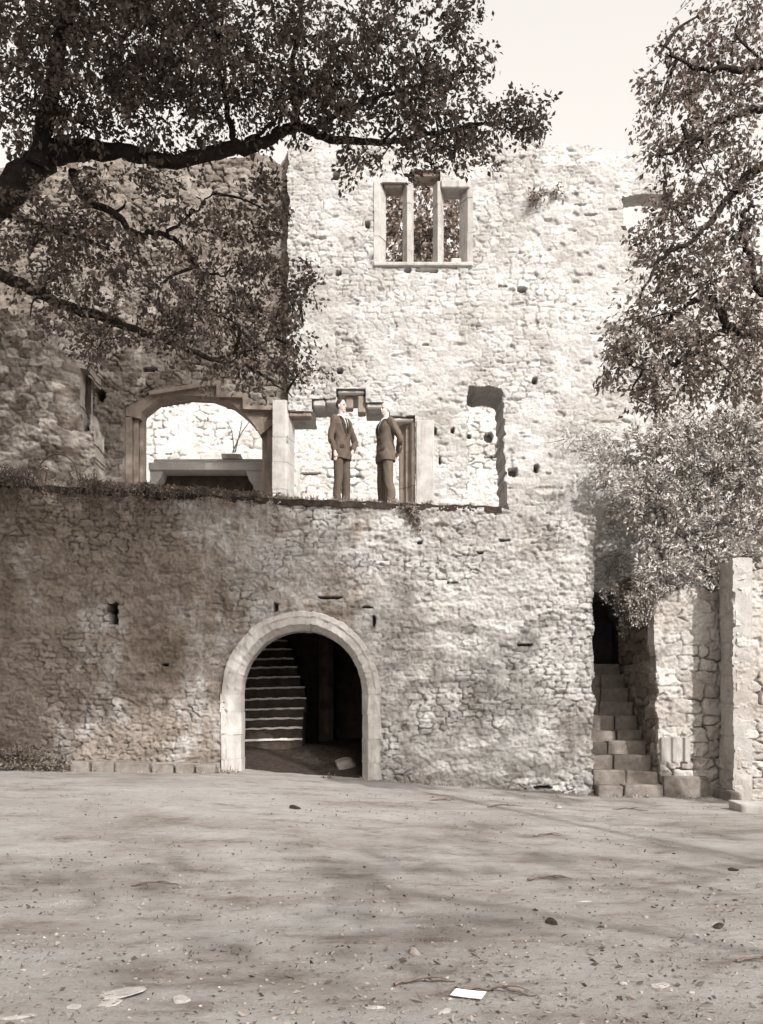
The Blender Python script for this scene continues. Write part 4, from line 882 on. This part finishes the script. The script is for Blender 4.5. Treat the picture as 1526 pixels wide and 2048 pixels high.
def loft(secs, n=24):
    """secs: (x, y, z, rx, ry[, power])"""
    V = []; Fc = []
    for s in secs:
        p = s[5] if len(s) > 5 else 2.0
        for j in range(n):
            a = 2*math.pi*j/n; c, d = math.cos(a), math.sin(a)
            V.append((s[0]+s[3]*math.copysign(abs(c)**(2/p), c), s[1]+s[4]*math.copysign(abs(d)**(2/p), d), s[2]))
    for i in range(len(secs)-1):
        for j in range(n): Fc.append((i*n+j, i*n+(j+1) % n, (i+1)*n+(j+1) % n, (i+1)*n+j))
    Fc.append(tuple(range(n))[::-1]); Fc.append(tuple(range((len(secs)-1)*n, len(secs)*n)))
    return V, Fc
def ctube(pts, rad, sides=12, k=4):
    p, r = smooth_path(pts, rad, k); V, Fc = tube(p, r, sides); n = len(p)
    F2 = [tuple(f) for f in Fc]; F2.append(tuple(range(sides))[::-1]); F2.append(tuple(range((n-1)*sides, n*sides)))
    return [tuple(v) for v in V], F2
def ball(c, r, n=16):
    return loft([(c[0], c[1], c[2]+r[2]*math.sin(t), max(r[0]*math.cos(t), .001), max(r[1]*math.cos(t), .001)) for t in np.linspace(-math.pi/2, math.pi/2, 12)], n)
def hand(wr, d, side, curl):
    """palm from the wrist along d, five fingers; side = direction of the thumb"""
    d = Vector(d).normalized(); s = Vector(side); s = (s-d*s.dot(d)).normalized(); nrm = d.cross(s).normalized(); wr = Vector(wr); P = []
    P.append(ctube([wr-d*.02, wr+d*.03, wr+d*.09], [.026, .032, .034], 10))
    for k, (o, L) in enumerate(((.030, .075), (.011, .085), (-.009, .078), (-.028, .06))):
        b = wr+d*.085+s*o; e = b+d*L*.5+nrm*curl*L*.2; t = b+d*L*.85+nrm*curl*L*.6; P.append(ctube([b-d*.03, b, e, t], [.0105, .010, .009, .0075], 8, 3))
    b = wr+d*.035+s*.022; P.append(ctube([b-s*.01, b+s*.022+d*.022, b+s*.028+d*.055+nrm*curl*.015], [.013, .0115, .009], 8, 3))
    return P
def person(loc, rz, label, suit, hair, pose, scale, bald=False, head_turn=0, lean=0):
    root = empty('person', (0, 0, 0)); tag(root, label, 'person', 'men standing on the terrace')
    HZ = 1.655
    def hd(c):     # head turn about the neck axis
        a = head_turn; return (c[0]*math.cos(a)-c[1]*math.sin(a), c[0]*math.sin(a)+c[1]*math.cos(a), c[2])
    B = []
    def hball(c, r): 
        V, Fc = ball(c, r); return [hd(v) for v in V], Fc
    B.append(hball((0, .012, HZ+.022), (.074, .094, .092))); B.append(hball((0, -.016, HZ-.035), (.058, .072, .075))); B.append(hball((0, -.05, HZ-.088), (.03, .028, .024)))
    B.append(hball((0, -.092, HZ-.022), (.013, .02, .022))); B.append(hball((0, -.082, HZ+.012), (.05, .014, .01))); B.append(hball((0, -.083, HZ-.056), (.024, .010, .007))); B.append(hball((0, -.083, HZ-.068), (.02, .009, .006)))
    for s in (-1, 1): B.append(hball((s*.075, .012, HZ-.01), (.011, .02, .032)))
    B.append(ctube([(0, .022, 1.44), (0, .012, 1.52), (0, .005, 1.6)], [.07, .056, .056], 14))
    # torso and limbs inside the clothes
    B.append(loft([(0, 0, .86, .14, .09), (0, 0, .98, .15, .1), (0, 0, 1.12, .13, .09), (0, 0, 1.3, .155, .1), (0, 0, 1.42, .15, .08), (0, .01, 1.49, .06, .06)]))
    sh, el, wr, hdir, thumb, curl = {}, {}, {}, {}, {}, {}
    for s, k in ((-1, 'r'), (1, 'l')):
        e, w_ = pose[k]['elbow'], pose[k]['wrist']
        S = Vector((s*.185, .005, 1.415)); sh[k] = S; el[k] = Vector(e); wr[k] = Vector(w_)
        B.append(ctube([S, el[k], wr[k]], [.05, .038, .026], 10)); B += hand(wr[k], pose[k]['hand'], pose[k]['thumb'], pose[k]['curl'])
        hp_, kn, an = pose['leg'+k]
        B.append(ctube([hp_, kn, an, (an[0], an[1], .04)], [.08, .055, .042, .045], 10)); B.append(ctube([(an[0], an[1]+.03, .045), (an[0]+s*.02, an[1]-.08, .04), (an[0]+s*.03, an[1]-.16, .03)], [.034, .036, .026], 10))
    me = eval_remesh(B, .0055, 3); link('body', me, M['skin'], root)
    # trousers
    T = [loft([(0, 0, .80, .165, .115), (0, .005, .90, .178, .13), (0, 0, 1.0, .17, .12), (0, 0, 1.06, .16, .11)])]
    for k in 'rl':
        hp_, kn, an = pose['leg'+k]; T.append(ctube([Vector(hp_)+Vector((0, 0, .02)), kn, (an[0], an[1]+.005, .28), (an[0], an[1]-.01, .07)], [.105, .083, .079, .082], 16))
    tm = eval_remesh(T, .009, 4)
    for v in tm.vertices:
        c = v.co; f = .003*math.sin(c.z*11+c.x*40+c.y*31)+.002*math.sin(c.z*31+c.x*57); fold = max(0, .3-c.z)*.02*math.sin(c.z*70+c.y*40+c.x*25)
        v.co += v.normal*(f+fold)
    link('trousers', tm, suit, root)
    # jacket
    secs = [(0, .0, .79, .218, .152, 2.4), (0, .0, .88, .212, .150, 2.4), (0, .0, 1.0, .195, .14, 2.4), (0, -.003, 1.1, .183, .13, 2.3), (0, -.005, 1.22, .196, .138, 2.3), (0, 0, 1.33, .212, .138, 2.4), (0, .008, 1.40, .20, .118, 2.3), (0, .015, 1.45, .14, .095, 2), (0, .02, 1.492, .082, .075, 2)]
    J = [loft(secs, 32)]
    for k in 'rl':
        s = -1 if k == 'r' else 1
        J.append(ctube([(s*.12, .01, 1.405), sh[k]+Vector((s*.008, 0, -.01)), sh[k].lerp(el[k], .5), el[k], el[k].lerp(wr[k], .5), wr[k]-(wr[k]-el[k]).normalized()*.005], [.07, .076, .066, .06, .054, .047], 14))
    jm = eval_remesh(J, .009, 4)
    for v in jm.vertices:
        c = v.co; v.co += v.normal*(.005*math.sin(c.z*29+c.x*22+math.sin(c.y*30)*2+c.y*19)+.003*math.sin(c.z*41-c.x*45+c.y*25))
    jk = link('jacket', jm, suit, root)
    # shirt front, tie, lapels laid on the chest
    def chest(x, z, off):
        zz = [q[2] for q in secs]; rx = np.interp(z, zz, [q[3] for q in secs]); ry = np.interp(z, zz, [q[4] for q in secs]); cy = np.interp(z, zz, [q[1] for q in secs])
        return Vector((x, cy-ry*max(0, 1-min(1, abs(x)/rx)**2.3)**(1/2.3)-off, z))
    def patch(name, rows_, off, mat, thick=.006):
        bm = bmesh.new(); F_ = []
        for z, xa, xb in rows_:
            F_.append([bm.verts.new(chest(xa+(xb-xa)*t, z, off)) for t in np.linspace(0, 1, 6)])
        for i in range(len(F_)-1):
            for j in range(5): bm.faces.new((F_[i][j], F_[i][j+1], F_[i+1][j+1], F_[i+1][j]))
        r = bmesh.ops.solidify(bm, geom=list(bm.faces), thickness=thick); return bm_obj(name, bm, mat, root, True)
    zs_ = np.linspace(1.17, 1.475, 9)
    patch('shirt', [(z, -.005-.062*(z-1.17)/.305, .005+.062*(z-1.17)/.305) for z in zs_], .012, M['shirt'])
    patch('tie', [(z, -.022+.004*(z-1.2)/.27, .022-.004*(z-1.2)/.27) for z in np.linspace(1.19, 1.455, 8)], .022, M['tie'])
    for s in (-1, 1):
        patch('lapel', [(z, s*(.004+.062*(z-1.16)/.315), s*(.02+.062*(z-1.16)/.315+.065*math.sin(min(1, (z-1.16)/.25)*2.6))) for z in np.linspace(1.16, 1.47, 10)], .016, suit, .01)
    for s in (-1, 1): patch('pocket_flap', [(z, s*.075, s*.165) for z in (.955, .985, 1.005)], .012, suit, .008)
    V, Fc = ctube([(.075*math.cos(a), .02+.066*math.sin(a)-.012*(math.sin(a) < 0), 1.492-.014*math.sin(a)*-1) for a in np.linspace(-math.pi*.5, math.pi*1.5, 24)], [.016]*24, 8, 2)
    bm = bmesh.new(); vv = [bm.verts.new(v) for v in V]; [bm.faces.new([vv[i] for i in f]) for f in Fc]; bm_obj('collar', bm, M['shirt'], root, True)
    # hair: a shell over the skull
    Hh = [hball((0, .024, HZ+.030), (.082, .096, .094))]
    hm = eval_remesh(Hh, .006, 2)
    bm = bmesh.new(); bm.from_mesh(hm); ca, sa = math.cos(-head_turn), math.sin(-head_turn)
    kill = []
    for v in bm.verts:
        x, y, z = v.co; lx_, ly_ = x*ca-y*sa, x*sa+y*ca
        line = HZ+.062 if ly_ < -.045 else (HZ+.062-(ly_+.045)*1.35 if ly_ < .04 else HZ-.052)
        if bald and ly_ < .01: line = HZ+.2
        if z < line: kill.append(v)
    bmesh.ops.delete(bm, geom=kill, context='VERTS'); bmesh.ops.solidify(bm, geom=list(bm.faces), thickness=.008); bm_obj('hair', bm, hair, root, True); bpy.data.meshes.remove(hm)
    for s in (-1, 1):
        V, Fc = hball((s*.03, -.081, HZ-.004), (.013, .008, .0055)); bm = bmesh.new(); vv = [bm.verts.new(v) for v in V]; [bm.faces.new([vv[i] for i in f]) for f in Fc]; bm_obj('eye', bm, M['tie'], root, True)
    for k in 'rl':
        s = -1 if k == 'r' else 1; an = pose['leg'+k][2]
        sm = eval_remesh([ctube([(an[0], an[1]+.06, .045), (an[0], an[1], .05), (an[0]+s*.022, an[1]-.1, .045), (an[0]+s*.034, an[1]-.185, .032)], [.038, .046, .046, .03], 12), ctube([(an[0], an[1], .04), (an[0], an[1], .1)], [.046, .044], 12)], .008, 3)
        for v in sm.vertices: v.co.z = max(v.co.z, .004)
        link('shoe', sm, M['shoe'], root)
    root.location = loc; root.rotation_euler = (0, lean, rz); root.scale = scale
    return root
poseA = {'r': dict(elbow=(-.275, .03, 1.13), wrist=(-.255, -.06, .885), hand=(.05, -.12, -1), thumb=(.2, -1, 0), curl=.55),
         'l': dict(elbow=(.36, -.03, 1.12), wrist=(.215, -.10, .955), hand=(-.45, .35, -.8), thumb=(0, -1, .2), curl=.3),
         'legr': ((-.092, 0, .90), (-.105, -.015, .50), (-.115, .01, .09)), 'legl': ((.092, 0, .90), (.115, -.02, .50), (.135, .0, .09))}
poseB = {'r': dict(elbow=(-.29, .11, 1.14), wrist=(-.10, .19, .99), hand=(.85, .1, -.4), thumb=(0, .2, 1), curl=-.4),
         'l': dict(elbow=(.30, .12, 1.14), wrist=(.10, .21, .96), hand=(-.85, .05, -.4), thumb=(0, .2, 1), curl=.4),
         'legr': ((-.092, 0, .90), (-.11, -.02, .50), (-.13, .0, .09)), 'legl': ((.092, 0, .90), (.115, -.005, .50), (.14, .03, .09))}
def deckz(x): return float(ztop(x))-.035
xA = wx(683, 15.42); person((xA, 15.42, deckz(xA)), R(50), 'dark-haired man in brown suit and black tie, one arm hanging, on the terrace edge', M['suit1'], M['hair'], poseA, (.88, .9, 1.075), head_turn=R(8))
xB = wx(771, 15.42); person((xB, 15.42, deckz(xB)), R(-62), 'pale-haired man in grey-brown suit, hands behind his back, on the terrace edge', M['suit2'], M['hair2'], poseB, (.97, .97, 1.06), bald=False, head_turn=R(10))
